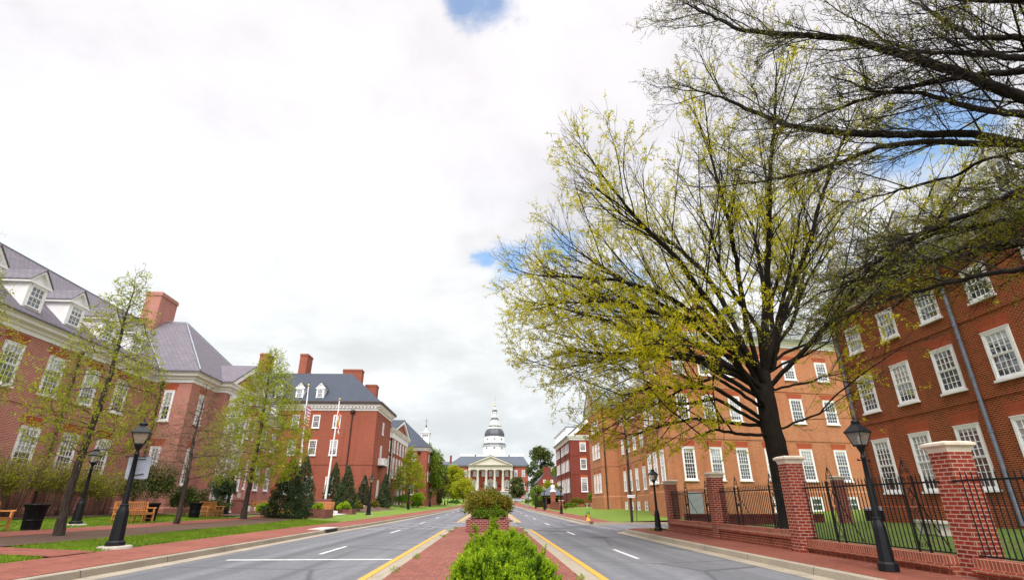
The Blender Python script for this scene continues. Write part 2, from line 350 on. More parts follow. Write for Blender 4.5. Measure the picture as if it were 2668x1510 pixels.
# ---------------------------------------------------------------- ground shape
def zr(y): return float(np.interp(y, [-60, 40, 60, 100, 150, 200, 265, 290, 400], [0, 0, .08, .2, .45, .95, 2.0, 2.8, 3.0]))
def sms(t): t = min(1., max(0., t)); return t * t * (3 - 2 * t)
def kl(y): return float(np.interp(y, [0, 30, 65, 130], [-8.2, -8.15, -7.2, -6.5]))
KR = 6.8
def gz(x, y):
    b = zr(y); k = kl(y)
    if x < k: return b + .15 + (min(k - x, 60)) * .042 + .5 * sms((y - 45) / 25) * sms((-12 - x) / 5)
    if x > KR + 1.8: return b + .15 + min(x - KR - 1.8, 60) * .03
    if x > KR: return b + .15
    return b
def strip(name, x0, x1, y0, y1, mat, off=0., ny=None, nx=4, flat=None):
    f0 = x0 if callable(x0) else (lambda y: x0); f1 = x1 if callable(x1) else (lambda y: x1)
    ny = ny or max(2, int((y1 - y0) / 2)); m = MB(); V = []
    for j in range(ny + 1):
        y = y0 + (y1 - y0) * j / ny
        for i in range(nx + 1):
            t = i / nx; x = f0(y) + (f1(y) - f0(y)) * t
            xx = min(max(x, f0(y) + 1e-3), f1(y) - 1e-3)
            V.append((x, y, (flat(y) if flat else gz(xx, y)) + off))
    m.add(V, [(j * (nx + 1) + i, j * (nx + 1) + i + 1, (j + 1) * (nx + 1) + i + 1, (j + 1) * (nx + 1) + i) for j in range(ny) for i in range(nx)])
    return struct(m.build(name, mat))
xs = [-900, -300, -120, -70, -50, -40, -30, -24, -20, -17, -14, -12, -10, -8.3, -7.9, 6.6, 7.0, 8.6, 10, 14, 20, 30, 45, 70, 120, 300, 900]
ys = [-300, -60, -20, 0, 10, 20, 30, 40, 45, 50, 55, 60, 65, 70, 80, 90, 100, 125, 150, 175, 200, 232, 265, 290, 330, 500, 1500]
g = MB(); g.add([(x, y, gz(x, y) - (.4 if abs(x) < 46 and y < 250 else .12)) for y in ys for x in xs], [(j * len(xs) + i, j * len(xs) + i + 1, (j + 1) * len(xs) + i + 1, (j + 1) * len(xs) + i) for j in range(len(ys) - 1) for i in range(len(xs) - 1)])
struct(g.build('ground', LAWN_Y))
ISL = (-2.0, 1.75)
strip('road', lambda y: kl(y) + .0, KR, -12, 268, ASPH, .0, nx=8)
# side street on the right, with its own mouth
m = MB(); m.add([(x, y, zr(y) + .004 + (0 if x < 7 else min(.15, (x - 6.8) * .01))) for y in (30.4, 34.4, 38.4) for x in (6.6, 8, 9, 11, 14)], [(j * 5 + i, j * 5 + i + 1, (j + 1) * 5 + i + 1, (j + 1) * 5 + i) for j in range(2) for i in range(4)])
struct(m.build('side_street', ASPH))
swl = lambda y: kl(y) - 1.95
strip('sidewalk', swl, lambda y: kl(y) - .18, -12, 262, PAVE, .006)
strip('sidewalk', lambda y: KR + .16, 8.62, -12, 29.2, PAVE_R, .006)
strip('sidewalk', lambda y: KR + .16, lambda y: 8.7 + .014 * (y - 40), 39.3, 240, PAVE, .006)
strip('lawn', -60, lambda y: swl(y), -12, 260, LAWN, -.02, nx=12)
strip('lawn', 9.0, 60, -12, 30, LAWN_Y, -.01, nx=8)
strip('lawn', 13.6, 60, 29.6, 39.8, LAWN, -.004, nx=8)
strip('lawn', lambda y: 8.7 + .014 * (y - 40), 60, 39.3, 240, LAWN, .0, nx=8)
strip('mulch_bed', lambda y: -15.1 if y < 36 else -15.6, lambda y: -12.45 + .25 * math.sin(y * .7) + (0 if y < 33 else -(y - 33) * .12), 9, 42, SOIL, .012, ny=40)
strip('mulch_bed', -24.3, lambda y: -21.3 + .2 * math.sin(y * .9), 8, 38.2, SOIL, .03, ny=20)
strip('mulch_bed', -20.0, lambda y: -17.6 + .2 * math.sin(y), 38.2, 52, SOIL, .03, ny=12)
strip('mulch_bed', -27, lambda y: -12.6 + .3 * math.sin(y), 58, 76, SOIL, .012, ny=12)
strip('path', lambda y: -16.2 if y < 40 else -16.9, lambda y: -14.75 if y < 38 else -15.2, 4, 46, PAVE, .02, ny=30)
strip('path', -16.2, lambda y: kl(y) - 1.9, 13.75, 15.2, PAVE, .024, ny=2, nx=8)
strip('plaza', -24, -13.0, 44.5, 55.5, CONC_L, .022, ny=8)
# kerbs and gutters (long concrete runs)
def kerb(name, pts, side):
    """pts [(x,y)], the road lies to the left (side=1) or right (-1) of travel"""
    a = MB(); V = []; m = len(pts)
    for i, (x, y) in enumerate(pts):
        p, q = pts[max(i - 1, 0)], pts[min(i + 1, m - 1)]; d = Vector((q[0] - p[0], q[1] - p[1])).normalized(); nx, ny = -d.y * side, d.x * side; z = zr(y)
        for o, h in ((-.17, .13), (-.17, .156), (-.02, .156), (.0, .14), (.025, .012), (.42, .006), (.42, -.05)): V.append((x + nx * o, y + ny * o, z + h))
    a.add(V, [(i * 7 + t, (i + 1) * 7 + t, (i + 1) * 7 + t + 1, i * 7 + t + 1) for i in range(m - 1) for t in range(6)])
    return struct(a.build(name, KERB))
def kerbmat():
    m = M('kerb_concrete'); v = m.ob(); a = m.noise(30, 4, v); b = m.noise(.8, 5, v); s = m.n('ShaderNodeSeparateXYZ', {0: v})
    k = m.mix(m.rng(a, .3, .7, 0, 1), (.25, .212, .155), (.36, .31, .235)); k = m.mix(m.rng(b, .45, .75, 0, .5), k, (.16, .135, .10))
    fr = m.n('ShaderNodeMath', {0: m.n('ShaderNodeMath', {0: s.outputs[1], 1: 1 / 3.}, operation='MULTIPLY').outputs[0]}, operation='FRACT').outputs[0]
    j = m.n('ShaderNodeMath', {0: fr, 1: .008}, operation='LESS_THAN').outputs[0]
    m.set(Base_Color=m.mix(j, k, (.08, .07, .06)), Roughness=.85); m.bump(a, .3, .01); return m.m
KERB = kerbmat()
kerb('kerb', [(kl(y), y) for y in np.arange(-12, 262, 3.)], -1)
arc = lambda cx, cy, r, a0, a1, n=7: [(cx + r * math.cos(R(a0 + (a1 - a0) * i / n)), cy + r * math.sin(R(a0 + (a1 - a0) * i / n))) for i in range(n + 1)]
kerb('kerb', [(KR, y) for y in np.arange(-12, 28.3, 3.)] + arc(KR + 2.0, 28.3, 2.0, 180, 90) + [(12, 30.3), (14, 30.3)], 1)
kerb('kerb', [(14, 38.5), (12, 38.5)] + arc(KR + 2.0, 40.5, 2.0, 270, 180) + [(KR, y) for y in np.arange(43, 250, 3.)], 1)
m = MB(); c0 = arc(KR + 2.0, 28.3, 1.86, 180, 90); m.poly(*[(x, y, .157) for x, y in [(8.62, 27.0), (KR + .14, 27.0)] + c0 + [(14, 30.15), (14, 29.2), (8.62, 29.2)]][::-1]); struct(m.build('sidewalk', PAVE_R))
m = MB(); c0 = arc(KR + 2.0, 40.5, 1.86, 270, 180); m.poly(*[(x, y, .159) for x, y in [(14, 38.65), (14, 39.6)] + [(9, 39.6), (8.7, 44), (KR + .14, 44)] + c0[::-1]]); struct(m.build('sidewalk', PAVE))
# median islands
def island(y0, y1, yellow=True):
    a, b = ISL; pl = [(b, y) for y in np.linspace(y0, y1 - 1.4, 20)] + arc((a + b) / 2, y1 - 1.4, (b - a) / 2, 0, 180, 10)[1:-1] + [(a, y) for y in np.linspace(y1 - 1.4, y0, 20)]
    kerb('median_kerb', pl, -1)
    m = MB(); q = [(x * .94 + (a + b) / 2 * .06, y, zr(y) + .157) for x, y in pl]
    for i in range(len(q) // 2 - 0): 
        j = len(q) - 1 - i
        if j - 1 > i + 1 or j - 1 == i + 1: m.poly(q[i], q[i + 1], q[j - 1], q[j])
    struct(m.build('median', PAVE_M))
island(-8, 32.6)
a, b = ISL; pl = arc((a + b) / 2, 44.2, (b - a) / 2, 180, 360, 10) + [(b, y) for y in np.linspace(45, 200, 40)]
kerb('median_kerb', pl, -1)
kerb('median_kerb', [(a, y) for y in np.linspace(45, 200, 40)], 1)
strip('median', ISL[0] + .12, ISL[1] - .12, 43.2, 200, PAVE_M, .157, flat=zr)
def paint(name, mat, rects, off=.005):
    m = MB()
    for x0, x1, y0, y1 in rects:
        n = max(1, int((y1 - y0) / 4))
        for i in range(n):
            a, b = y0 + (y1 - y0) * i / n, y0 + (y1 - y0) * (i + 1) / n; m.poly((x0, a, zr(a) + off), (x1, a, zr(a) + off), (x1, b, zr(b) + off), (x0, b, zr(b) + off))
    return struct(m.build(name, mat))
paint('yellow_line', YELLOW, [(-2.60, -2.44, -8, 32.0), (2.19, 2.35, -8, 32.2), (-2.60, -2.44, 43.6, 200), (2.19, 2.35, 42.8, 200)])
paint('lane_marking', LINEW, [(-5.06 - .006 * (y - 28), -4.94 - .006 * (y - 28), y, y + 3) for y in np.arange(4, 200, 12.4) if abs(y - 16) > 3] + [(3.95, 4.07, y, y + 3) for y in np.arange(4.1, 200, 11.45)] + [(-5.06, -4.94, 17.2, 20.2)])
paint('stop_line', LINEW, [(-6.95, -2.62, 15.5, 15.72)])
paint('crosswalk_marking', LINEW, [(x, x + 1.1, y, y + .16) for x, y in ((-7.2, 33), (-5.9, 33.4), (-4.4, 33.2), (-3.6, 34.8), (-6.8, 35.6), (-5.6, 36.2), (-4.2, 36.6), (-3.3, 37.6), (-6.6, 38.4), (-5.2, 39.2), (-3.9, 39.8), (-6.2, 41.), (-4.8, 42.2), (-3.4, 43))])
m = MB()
for x, y, r, s in ((2.9, 30.9, .35, 3), (3.7, 29.9, .3, 3), (3.8, 33.2, .45, 2.4), (5.6, 34.3, .5, 2), (4.75, 24.9, .35, 1.5), (5.5, 36, .6, 1.6), (6.2, 41.4, .4, 2)):
    rr = random.Random(int(x * 100)); m.poly(*[(x + r * s * math.cos(t) * rr.uniform(.6, 1), y + r * math.sin(t) * rr.uniform(.6, 1.1), zr(y) + .007) for t in np.linspace(0, 2 * math.pi, 14)[:-1]])
struct(m.build('road_patch', plain('tar', (.035, .036, .04), .7, .2, 9.)))
# storm drain in the left kerb
t = thing('storm_drain', 'dark storm drain inlet with a pale concrete lid set in the left kerb', 'storm drain', (kl(29.5), 29.5, 0))
MB().box(-.85, .02, -1.3, 1.3, .158, .2).build('lid', CONC_L, t); MB().box(-.2, .045, -1.0, 1.0, .02, .15).build('opening', plain('dark_void', (.01, .01, .01), .9, 0), t)
# ---------------------------------------------------------------- windows
WC = {}
def win_mesh(w_, h, cols, rt, rb, cas=.11, sill=True):
    key = (round(w_, 3), round(h, 3), cols, rt, rb, cas, sill)
    if key in WC: return WC[key]
    m = MB(); W = w_ / 2
    m.box(-W, -W + cas, -.07, .02, 0, h); m.box(W - cas, W, -.07, .02, 0, h); m.box(-W + cas, W - cas, -.07, .02, h - cas, h); m.box(-W + cas, W - cas, -.07, .02, 0, cas * .8)
    m.box(-W - .015, W + .015, -.095, .02, h, h + .035)
    if sill: m.box(-W - .06, W + .06, -.14, .02, -.09, 0)
    iw = W - cas; z0, z1 = cas * .8, h - cas; zm = z0 + (z1 - z0) * rb / (rt + rb) if rt else z1
    s = .045; mu = .013 if w_ < 2 else .03
    for a, b, y in ((z0, zm, -.035), (zm, z1, -.055)):
        if b - a < .05: continue
        m.box(-iw, -iw + s, y, .0, a, b); m.box(iw - s, iw, y, .0, a, b); m.box(-iw + s, iw - s, y, .0, a, a + s); m.box(-iw + s, iw - s, y, .0, b - s, b)
        rows = rb if y == -.035 else rt
        for i in range(1, cols):
            x = -iw + s + (2 * iw - 2 * s) * i / cols; m.box(x - mu, x + mu, y + .006, -.012, a + s, b - s)
        for i in range(1, rows):
            z = a + s + (b - a - 2 * s) * i / rows; m.box(-iw + s, iw - s, y + .009, -.013, z - mu, z + mu)
    p = MB(); p.poly((-iw, -.016, z0), (iw, -.016, z0), (iw, -.016, z1), (-iw, -.016, z1))
    l = MB(); k = .16 * h ** .5; l.xprism([(-W - .05, h + .04), (W + .05, h + .04), (W + .05 + k * .55, h + .04 + k * 2), (-W - .05 - k * .55, h + .04 + k * 2)], 1, -.012, .01)
    WC[key] = (m.mesh('window', WHITE), {g_: p.mesh('pane', g_) for g_ in (GLASS, GLASS_D)}, l.mesh('lintel', ARCH)); return WC[key]
def window(parent, x, y, z, ang, w_, h, cols=4, rt=3, rb=3, lintel=True, dark=False, name='window', cas=.11, sill=True):
    """ang: plan angle (degrees) of the outward direction in the building's own frame"""
    f, p, l = win_mesh(w_, h, cols, rt, rb, cas, sill); a = R(ang) + math.pi / 2
    o = link(bpy.data.objects.new(name, f), parent, (x, y, z), a)
    link(bpy.data.objects.new('pane', p[GLASS_D if dark else GLASS]), o)
    if lintel: link(bpy.data.objects.new('lintel', l), o)
    return o
CORN = [(.0, 0.), (.06, 0.), (.06, .18), (.16, .24), (.16, .34), (.42, .44), (.42, .56), (.55, .68), (.55, .75), (.0, .75)]
def cornice(parent, path, z, k=1., kz=None, mat=WHITE, closed=False, dent=None):
    kz = kz or k; m = MB(); m.sweep(path, [(o * k, z + h * kz) for o, h in CORN], closed)
    if dent:
        for (x0, y0), (x1, y1) in zip(path[:-1], path[1:]):
            d = Vector((x1 - x0, y1 - y0)); n = int(d.length / dent); d.normalize(); r = Vector((d.y, -d.x))
            for i in range(n):
                c = Vector((x0, y0)) + d * (dent * (i + .5)); q = [c + d * s * dent * .25 + r * o for s, o in ((-1, .15 * k), (1, .15 * k), (1, .34 * k), (-1, .34 * k))]
                m.prism([tuple(v) for v in q], z + .25 * kz, z + .42 * kz)
    return m.build('cornice', mat, parent)
def dormer(parent, x, y, z, ang, w_, h, depth, gh=.75, cols=3, roofm=SLATE_L, win=True, over=.16):
    """front at (x,y) facing ang; the body runs back 'depth'"""
    a = R(ang) + math.pi / 2; W = w_ / 2; m = MB()
    m.box(-W, W, 0, depth, 0, h); m.xprism([(-W, h), (W, h), (0, h + gh)], 1, 0.05, depth)
    o = m.build('dormer', WHITE, parent, (x, y, z), a)
    t = MB(); t.xprism([(-W - over, h - .02), (-W - over, h - .14), (W + over, h - .14), (W + over, h - .02)], 1, -.12, depth * .6)
    for s in (-1, 1):
        t.xprism([(s * (W + over), h - .02), (0, h + gh + .04), (0, h + gh - .14), (s * (W + over - .05), h - .1)], 1, -.1, .06)
    t.box(-W - .005, -W + .14, -.03, 0, 0, h - .14); t.box(W - .14, W + .005, -.03, 0, 0, h - .14); t.build('trim', WHITE, o)
    r = MB()
    for s in (-1, 1):
        r.xprism([(s * (W + over + .03), h - .03), (s * (W + over + .03), h + .02), (0, h + gh + .12), (0, h + gh + .05)], 1, -.15, depth)
    r.build('dormer_roof', roofm, o)
    if win:
        f, p, l = win_mesh(w_ - .3, h - .3, cols, 2, 2, .04, False); q = link(bpy.data.objects.new('window', f), o, (0, -.01, .08)); link(bpy.data.objects.new('pane', p[GLASS]), q)
    return o
def chimney(parent, x0, x1, y0, y1, z0, z1, mat):
    m = MB(); m.box(x0, x1, y0, y1, z0, z1 - .35); m.box(x0 - .06, x1 + .06, y0 - .06, y1 + .06, z1 - .35, z1 - .12); m.box(x0 - .02, x1 + .02, y0 - .02, y1 + .02, z1 - .12, z1); return m.build('chimney', mat, parent)
def pipe(parent, x, y, z0, z1, r, mat, head=None):
    m = MB(); m.cyl((x, y, z0), (x, y, z1), r, n=8)
    for z in np.arange(z0 + 1.2, z1, 2.2): m.cyl((x, y, z), (x, y, z + .08), r * 1.35, n=8)
    if head: m.lathe([(r, z1), (head * .55, z1 + head * .6), (head, z1 + head), (head, z1 + head * 1.5), (head * .8, z1 + head * 1.7), (head * .3, z1 + head * 1.9)], 6, (x, y), False)
    return m.build('downpipe', mat, parent)

# ---------------------------------------------------------------- long brick building on the left, dormers and hipped wing
A = thing('brick_building', 'long rose brick building with white gabled dormers and a hipped wing behind the near benches', 'building', (-24, 25, 0), R(92))
FP = [(-14, 0), (12.9, 0), (12.9, -2.77), (16.55, -2.77), (16.55, -3.55), (22.95, -3.55), (22.95, -2.77), (26.6, -2.77), (26.6, 0), (40, 0), (40, 13), (-14, 13)]
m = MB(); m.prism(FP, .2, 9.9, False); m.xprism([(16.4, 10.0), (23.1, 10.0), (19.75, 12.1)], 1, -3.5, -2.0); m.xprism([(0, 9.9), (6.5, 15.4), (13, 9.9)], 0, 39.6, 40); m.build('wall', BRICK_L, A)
pth = [(-14, 0), (12.9, 0), (12.9, -2.77), (16.55, -2.77), (16.55, -3.55), (22.95, -3.55), (22.95, -2.77), (26.6, -2.77), (26.6, 0), (40, 0)]
cornice(A, pth, 9.43, 1.0, 1.02)
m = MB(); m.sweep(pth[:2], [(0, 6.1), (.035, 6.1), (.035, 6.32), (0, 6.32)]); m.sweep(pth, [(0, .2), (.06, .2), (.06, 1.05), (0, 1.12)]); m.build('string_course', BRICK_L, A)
m = MB(); z0, ze = 10.2, 16.15
m.slab([(-14, -.6, z0), (40, -.6, z0), (40, 6.3, ze), (-14, 6.3, ze)], .1); m.slab([(40, 13.2, z0), (-14, 13.2, z0), (-14, 6.3, ze), (40, 6.3, ze)], .1)
m.slab([(12.3, -3.37, z0 + .01), (19.75, 2.6, ze), (19.75, 6.3, ze), (12.3, -.6, z0 + .01)], .1); m.slab([(27.2, -.6, z0 + .01), (19.75, 6.3, ze), (19.75, 2.6, ze), (27.2, -3.37, z0 + .01)], .1)
m.slab([(12.3, -3.37, z0), (27.2, -3.37, z0), (19.75, 2.6, ze)], .1)
m.slab([(15.95, -4.2, z0 + .02), (19.75, -4.2, 12.4), (19.75, -1.1, 12.4), (15.95, -3.37, z0 + .02)], .12); m.slab([(19.75, -4.2, 12.4), (23.55, -4.2, z0 + .02), (23.55, -3.37, z0 + .02), (19.75, -1.1, 12.4)], .12)
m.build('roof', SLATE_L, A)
m = MB()
for s in (-1, 1): m.xprism([(19.75 + s * 3.75, 10.12), (19.75, 12.28), (19.75, 11.86), (19.75 + s * 3.1, 10.12)], 1, -4.16, -3.56)
m.build('raking_cornice', WHITE, A)
m = MB()
for q in ([(12.3, -.62, 10.27), (19.75, 6.3, 16.22)], [(12.28, -3.4, 10.28), (19.75, 2.6, 16.24)], [(27.22, -3.4, 10.28), (19.75, 2.6, 16.24)], [(19.75, 2.6, 16.22), (19.75, 6.3, 16.22)], [(-14, 6.3, 16.2), (40, 6.3, 16.2)]): m.tube(q, .05, 5)
m.build('flashing', GREYM, A)
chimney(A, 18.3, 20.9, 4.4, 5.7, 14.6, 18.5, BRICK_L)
pipe(A, 5.35, -.12, .8, 9.3, .07, BROWNM, .13); pipe(A, 12.78, -.78, .8, 9.0, .07, BROWNM, .26); pipe(A, 26.4, -2.9, .8, 9.0, .07, BROWNM, .2)
for i in range(-3, 4):
    x = .98 + 2.92 * i
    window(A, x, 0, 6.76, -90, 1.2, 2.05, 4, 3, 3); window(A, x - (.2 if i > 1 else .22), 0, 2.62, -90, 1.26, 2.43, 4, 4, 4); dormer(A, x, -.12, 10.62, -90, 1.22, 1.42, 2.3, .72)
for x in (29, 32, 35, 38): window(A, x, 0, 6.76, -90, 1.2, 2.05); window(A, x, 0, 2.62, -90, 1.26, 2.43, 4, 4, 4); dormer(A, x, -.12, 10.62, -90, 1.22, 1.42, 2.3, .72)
for z, h, r in ((6.72, 2.1, 3), (2.55, 2.42, 4)):
    window(A, 12.9, -1.36, z, 180, .70, h, 2, r, r); window(A, 14.6, -2.77, z, -90, .8, h, 2, r, r, True); window(A, 24.8, -2.77, z, -90, .8, h, 2, r, r)
    window(A, 21.85, -3.55, z - .2, -90, .4, 1.65, 1, 2, 2, False)
m = MB(); m.box(17.35, 21.0, -3.72, -3.5, 1.0, 9.35); m.box(17.2, 21.15, -3.8, -3.6, 8.95, 9.35); m.box(17.2, 21.15, -3.82, -3.6, 5.2, 5.55); m.build('entrance_surround', WHITE, A)
for x in (18.1, 19.18, 20.26): window(A, x, -3.72, 5.75, -90, .95, 3.0, 3, 3, 3, False, True); window(A, x, -3.72, 1.4, -90, .95, 3.5, 3, 3, 3, False, True)
m = MB(); m.box(22.15, 22.85, -3.6, -3.54, 1.78, 2.14); m.build('stone_plaque', STONE, A)

# ---------------------------------------------------------------- hip-roofed brick building, flagpoles stand before it
k = 76 / 70.; Zs = lambda z: 1.4 + (z - 1.4) * k
Bb = thing('brick_building', 'tall red brick building with slate hip roof and four chimneys behind the two flagpoles', 'building')
X1, Y0 = -16.5, 76.
m = MB(); m.prism([(X1, Y0), (X1, 87.2), (-20, 87.2), (-20, 92), (-44, 92), (-44, Y0)], .3, 13.9, False); m.build('wall', BRICK_B, Bb)
m = MB(); m.sweep([(-44, Y0), (X1, Y0), (X1, 87.2)], [(0, 6.25), (.05, 6.25), (.05, 6.5), (0, 6.5)]); m.sweep([(-44, Y0), (X1, Y0), (X1, 87.2)], [(0, .3), (.07, .3), (.07, 1.6), (0, 1.7)]); m.build('string_course', BRICK_B, Bb)
cornice(Bb, [(-44, Y0), (X1, Y0), (X1, 87.2), (-20, 87.2)], 13.62, 1.05, 1.3, dent=.5)
m = MB(); ze = 14.6; zr_ = 20.4
m.slab([(-44, Y0 - .65, ze), (X1 + .65, Y0 - .65, ze), (-22.4, 82.2, zr_), (-44, 82.2, zr_)], .14); m.slab([(X1 + .65, Y0 - .65, ze), (X1 + .65, 88, ze), (-22.4, 82.2, zr_)], .14); m.slab([(X1 + .65, 88, ze), (-44, 88, ze), (-44, 82.2, zr_), (-22.4, 82.2, zr_)], .14)
m.build('roof', SLATE_B, Bb)
m = MB(); m.sweep([(-44, Y0), (X1, Y0), (X1, 88)], [(.6, 14.55), (.68, 14.55), (.68, 14.85), (.6, 14.85)]); m.build('gutter', BROWNM, Bb)
for a_ in ((-37.5, -36.2, 82.5, 85.), (-31.1, -29.9, 82.5, 85.)): chimney(Bb, *a_, 17, 23.7, BRICK_B)
chimney(Bb, -25.4, -22.2, 87.4, 88.9, 14, 22.4, BRICK_B); chimney(Bb, -21.8, -19.9, 89.2, 91, 14, 20.2, BRICK_B)
for x in (-33.6, -30.75, -27.85, -24.97, -22.06):
    window(Bb, x, Y0, 11.17, -90, 1.05, 1.8, 4, 3, 3); window(Bb, x - .02, Y0, 7.48, -90, 1.08, 2.06, 4, 3, 3); window(Bb, x, Y0, 2.43, -90, 1.12, 2.25, 4, 4, 4)
for x in (-33.9, -31, -28.05, -25.1): dormer(Bb, x, Y0 + .4, 15.45, -90, 1.1, 1.5, 2.6, .75, 3, SLATE_B)
pipe(Bb, -19.95, Y0 - .13, .8, 13.0, .09, BROWNM, .38)
for y, z, h in ((81.1, 10.85, 1.75), (80.9, 7.25, 1.95), (80.8, 2.1, 2.3)): window(Bb, X1, y, z, 0, 1.02, h, 4, 3, 3)
m = MB(); m.box(X1, X1 + .85, 79.7, 82.6, 6.45, 6.65)
for y in np.arange(79.75, 82.6, .13): m.box(X1 + .78, X1 + .83, y, y + .05, 6.65, 7.35)
m.box(X1, X1 + .87, 79.7, 79.76, 6.65, 7.4); m.box(X1 + .76, X1 + .86, 79.7, 82.6, 7.35, 7.45); m.build('balcony', WHITE, Bb); MB().box(X1, X1 + .7, 79.9, 82.4, 6.2, 6.44).build('balcony_bracket', BROWNM, Bb)

Cc = thing('brick_building', 'brick building with white pediment and pale quoins between the two hip roofs on the left', 'building')
m = MB(); m.prism([(X1 - .25, 87.3), (X1 - .25, 108), (-32, 108), (-32, 92.2), (-20, 92.2), (-20, 87.3)], .4, 11.6, False); m.prism([(X1, 89.6), (X1, 106.2), (-18, 106.2), (-18, 89.6)], .4, 11.6, False); m.xprism([(89.8, 12.7), (106, 12.7), (97.9, 15.0)], 0, -18, X1 + .1); m.box(-18.6, -17, 87.8, 89.2, 12.6, 14.0); m.build('wall', BRICK_B, Cc)
m = MB(); m.sweep([(-18, 89.6), (X1, 89.6), (X1, 106.2), (-18, 106.2)][0:4], [(0, 11.4), (.08, 11.4), (.08, 12.2), (0, 12.2)]); m.sweep([(X1 - .25, 108), (X1 - .25, 87.3)][::-1], [(0, 11.4), (.07, 11.4), (.07, 12.2), (0, 12.2)]); m.build('frieze', WHITE, Cc)
cornice(Cc, [(X1 - .25, 87.3), (X1 - .25, 89.6), (X1, 89.6), (X1, 106.2), (X1 - .25, 106.2), (X1 - .25, 108)], 12.1, 1., 1., dent=.6)
for s in (-1, 1): MB().xprism([(97.9 + s * 8.6, 12.75), (97.9, 15.35), (97.9, 14.8), (97.9 + s * 7.2, 12.8)], 0, X1 - .1, X1 + .45).build('raking_cornice', WHITE, Cc)
for e0, sg in ((89.55, 1), (106.25, -1)):
    m = MB(); m.box(X1 - .3, X1 + .03, min(e0, e0 + sg * .55), max(e0, e0 + sg * .55), 1.2, 11.3)
    for i in range(17): y1 = e0 + sg * (.95 if i % 2 else .6); m.box(X1 - .3, X1 + .06, min(e0, y1), max(e0, y1), 1.2 + i * .6, 1.2 + i * .6 + .5)
    m.build('quoins', STONE, Cc)
m = MB(); m.slab([(X1 + .2, 87.3, 12.85), (X1 + .2, 108, 12.85), (-24, 108, 17), (-24, 87.3, 17)], .15)
for s in (-1, 1): m.slab([(X1 + .5, 97.9, 15.5), (X1 + .5, 97.9 + s * 8.8, 12.85), (-20, 97.9 + s * 8.8, 12.85), (-23, 97.9, 15.5)][::s], .12)
m.build('roof', SLATE_B, Cc)
for y in (92, 95, 98, 101, 104): window(Cc, X1, y, 9.2, 0, 1.2, 2.0, 4, 3, 3); window(Cc, X1, y, 5.2, 0, 1.3, 3.2, 4, 4, 4)
window(Cc, X1 - .25, 88.4, 9.2, 0, 1., 1.6); window(Cc, X1 - .25, 88.4, 5.2, 0, 1.3, 3.2, 4, 4, 4, False)
m = MB(); m.box(X1 - .1, X1 + .5, 95.6, 100.2, .5, 4.9); m.box(X1 - .1, X1 + .75, 95.2, 100.6, 4.5, 5.0); m.build('stone_doorway', STONE, Cc); MB().box(X1 + .4, X1 + .54, 97, 98.8, .5, 3.6).build('door', plain('dark_door', (.03, .03, .035), .5), Cc)

Ee = thing('brick_building', 'smaller red brick building with slate hip roof and white cupola, farthest on the left side', 'building')
m = MB(); m.prism([(-13.25, 112), (-13.25, 150), (-34, 150), (-34, 112)], .4, 11.6, False); m.box(-19.6, -16.6, 139, 142, 14, 15.6); m.build('wall', BRICK_B, Ee)
cornice(Ee, [(-34, 112), (-13.25, 112), (-13.25, 150)], 11.35, 1., 1., dent=.5)
m = MB(); m.slab([(-34, 111.4, 12.1), (-12.65, 111.4, 12.1), (-19.3, 119.5, 18.2), (-34, 119.5, 18.2)], .14); m.slab([(-12.65, 111.4, 12.1), (-12.65, 127, 12.1), (-19.3, 119.5, 18.2)], .14); m.slab([(-12.65, 127, 12.1), (-12.65, 150.5, 12.1), (-18.5, 150.5, 16.2), (-18.5, 119.5, 16.2)], .14); m.slab([(-34, 150.5, 12.1), (-34, 119.5, 18.2), (-19.3, 119.5, 18.2), (-18.5, 150.5, 16.2)], .14); m.build('roof', SLATE_B, Ee)
for x in (-15.95, -19, -22, -25): window(Ee, x, 112, 9.25, -90, .9, 1.55, 4, 3, 3); window(Ee, x, 112, 2.9, -90, .9, 1.8, 4, 3, 3)
for y in (115, 119, 123, 127, 131): window(Ee, -13.25, y, 9.25, 0, .9, 1.55); window(Ee, -13.25, y, 5.5, 0, .9, 1.9)
pipe(Ee, -14.9, 111.87, .8, 10.6, .08, BROWNM, .36)
cx, cy = -17.3, 140.5
m = MB(); m.box(cx - 1.15, cx + 1.15, cy - 1.15, cy + 1.15, 15.3, 16.2)
for sx in (-1, 1):
    for sy in (-1, 1): m.box(cx + sx * .9 - .16, cx + sx * .9 + .16, cy + sy * .9 - .16, cy + sy * .9 + .16, 16.2, 17.9)
m.box(cx - .62, cx + .62, cy - .62, cy + .62, 16.2, 17.9); m.box(cx - 1.15, cx + 1.15, cy - 1.15, cy + 1.15, 17.9, 18.25); m.box(cx - 1.3, cx + 1.3, cy - 1.3, cy + 1.3, 18.25, 18.4); m.lathe([(.7, 18.4), (.55, 18.75), (.3, 19.0), (.08, 19.6)], 8, (cx, cy)); m.build('cupola', WHITE, Ee)
m = MB(); m.cyl((cx, cy, 19.5), (cx, cy, 22.1), .05, n=5); m.lathe([(.05, 19.8), (.25, 20.1), (.05, 20.4)], 8, (cx, cy)); m.tube([(cx - .5, cy, 21.5), (cx + .5, cy, 21.5)], .03, 4); m.build('weathervane', BROWNM, Ee)

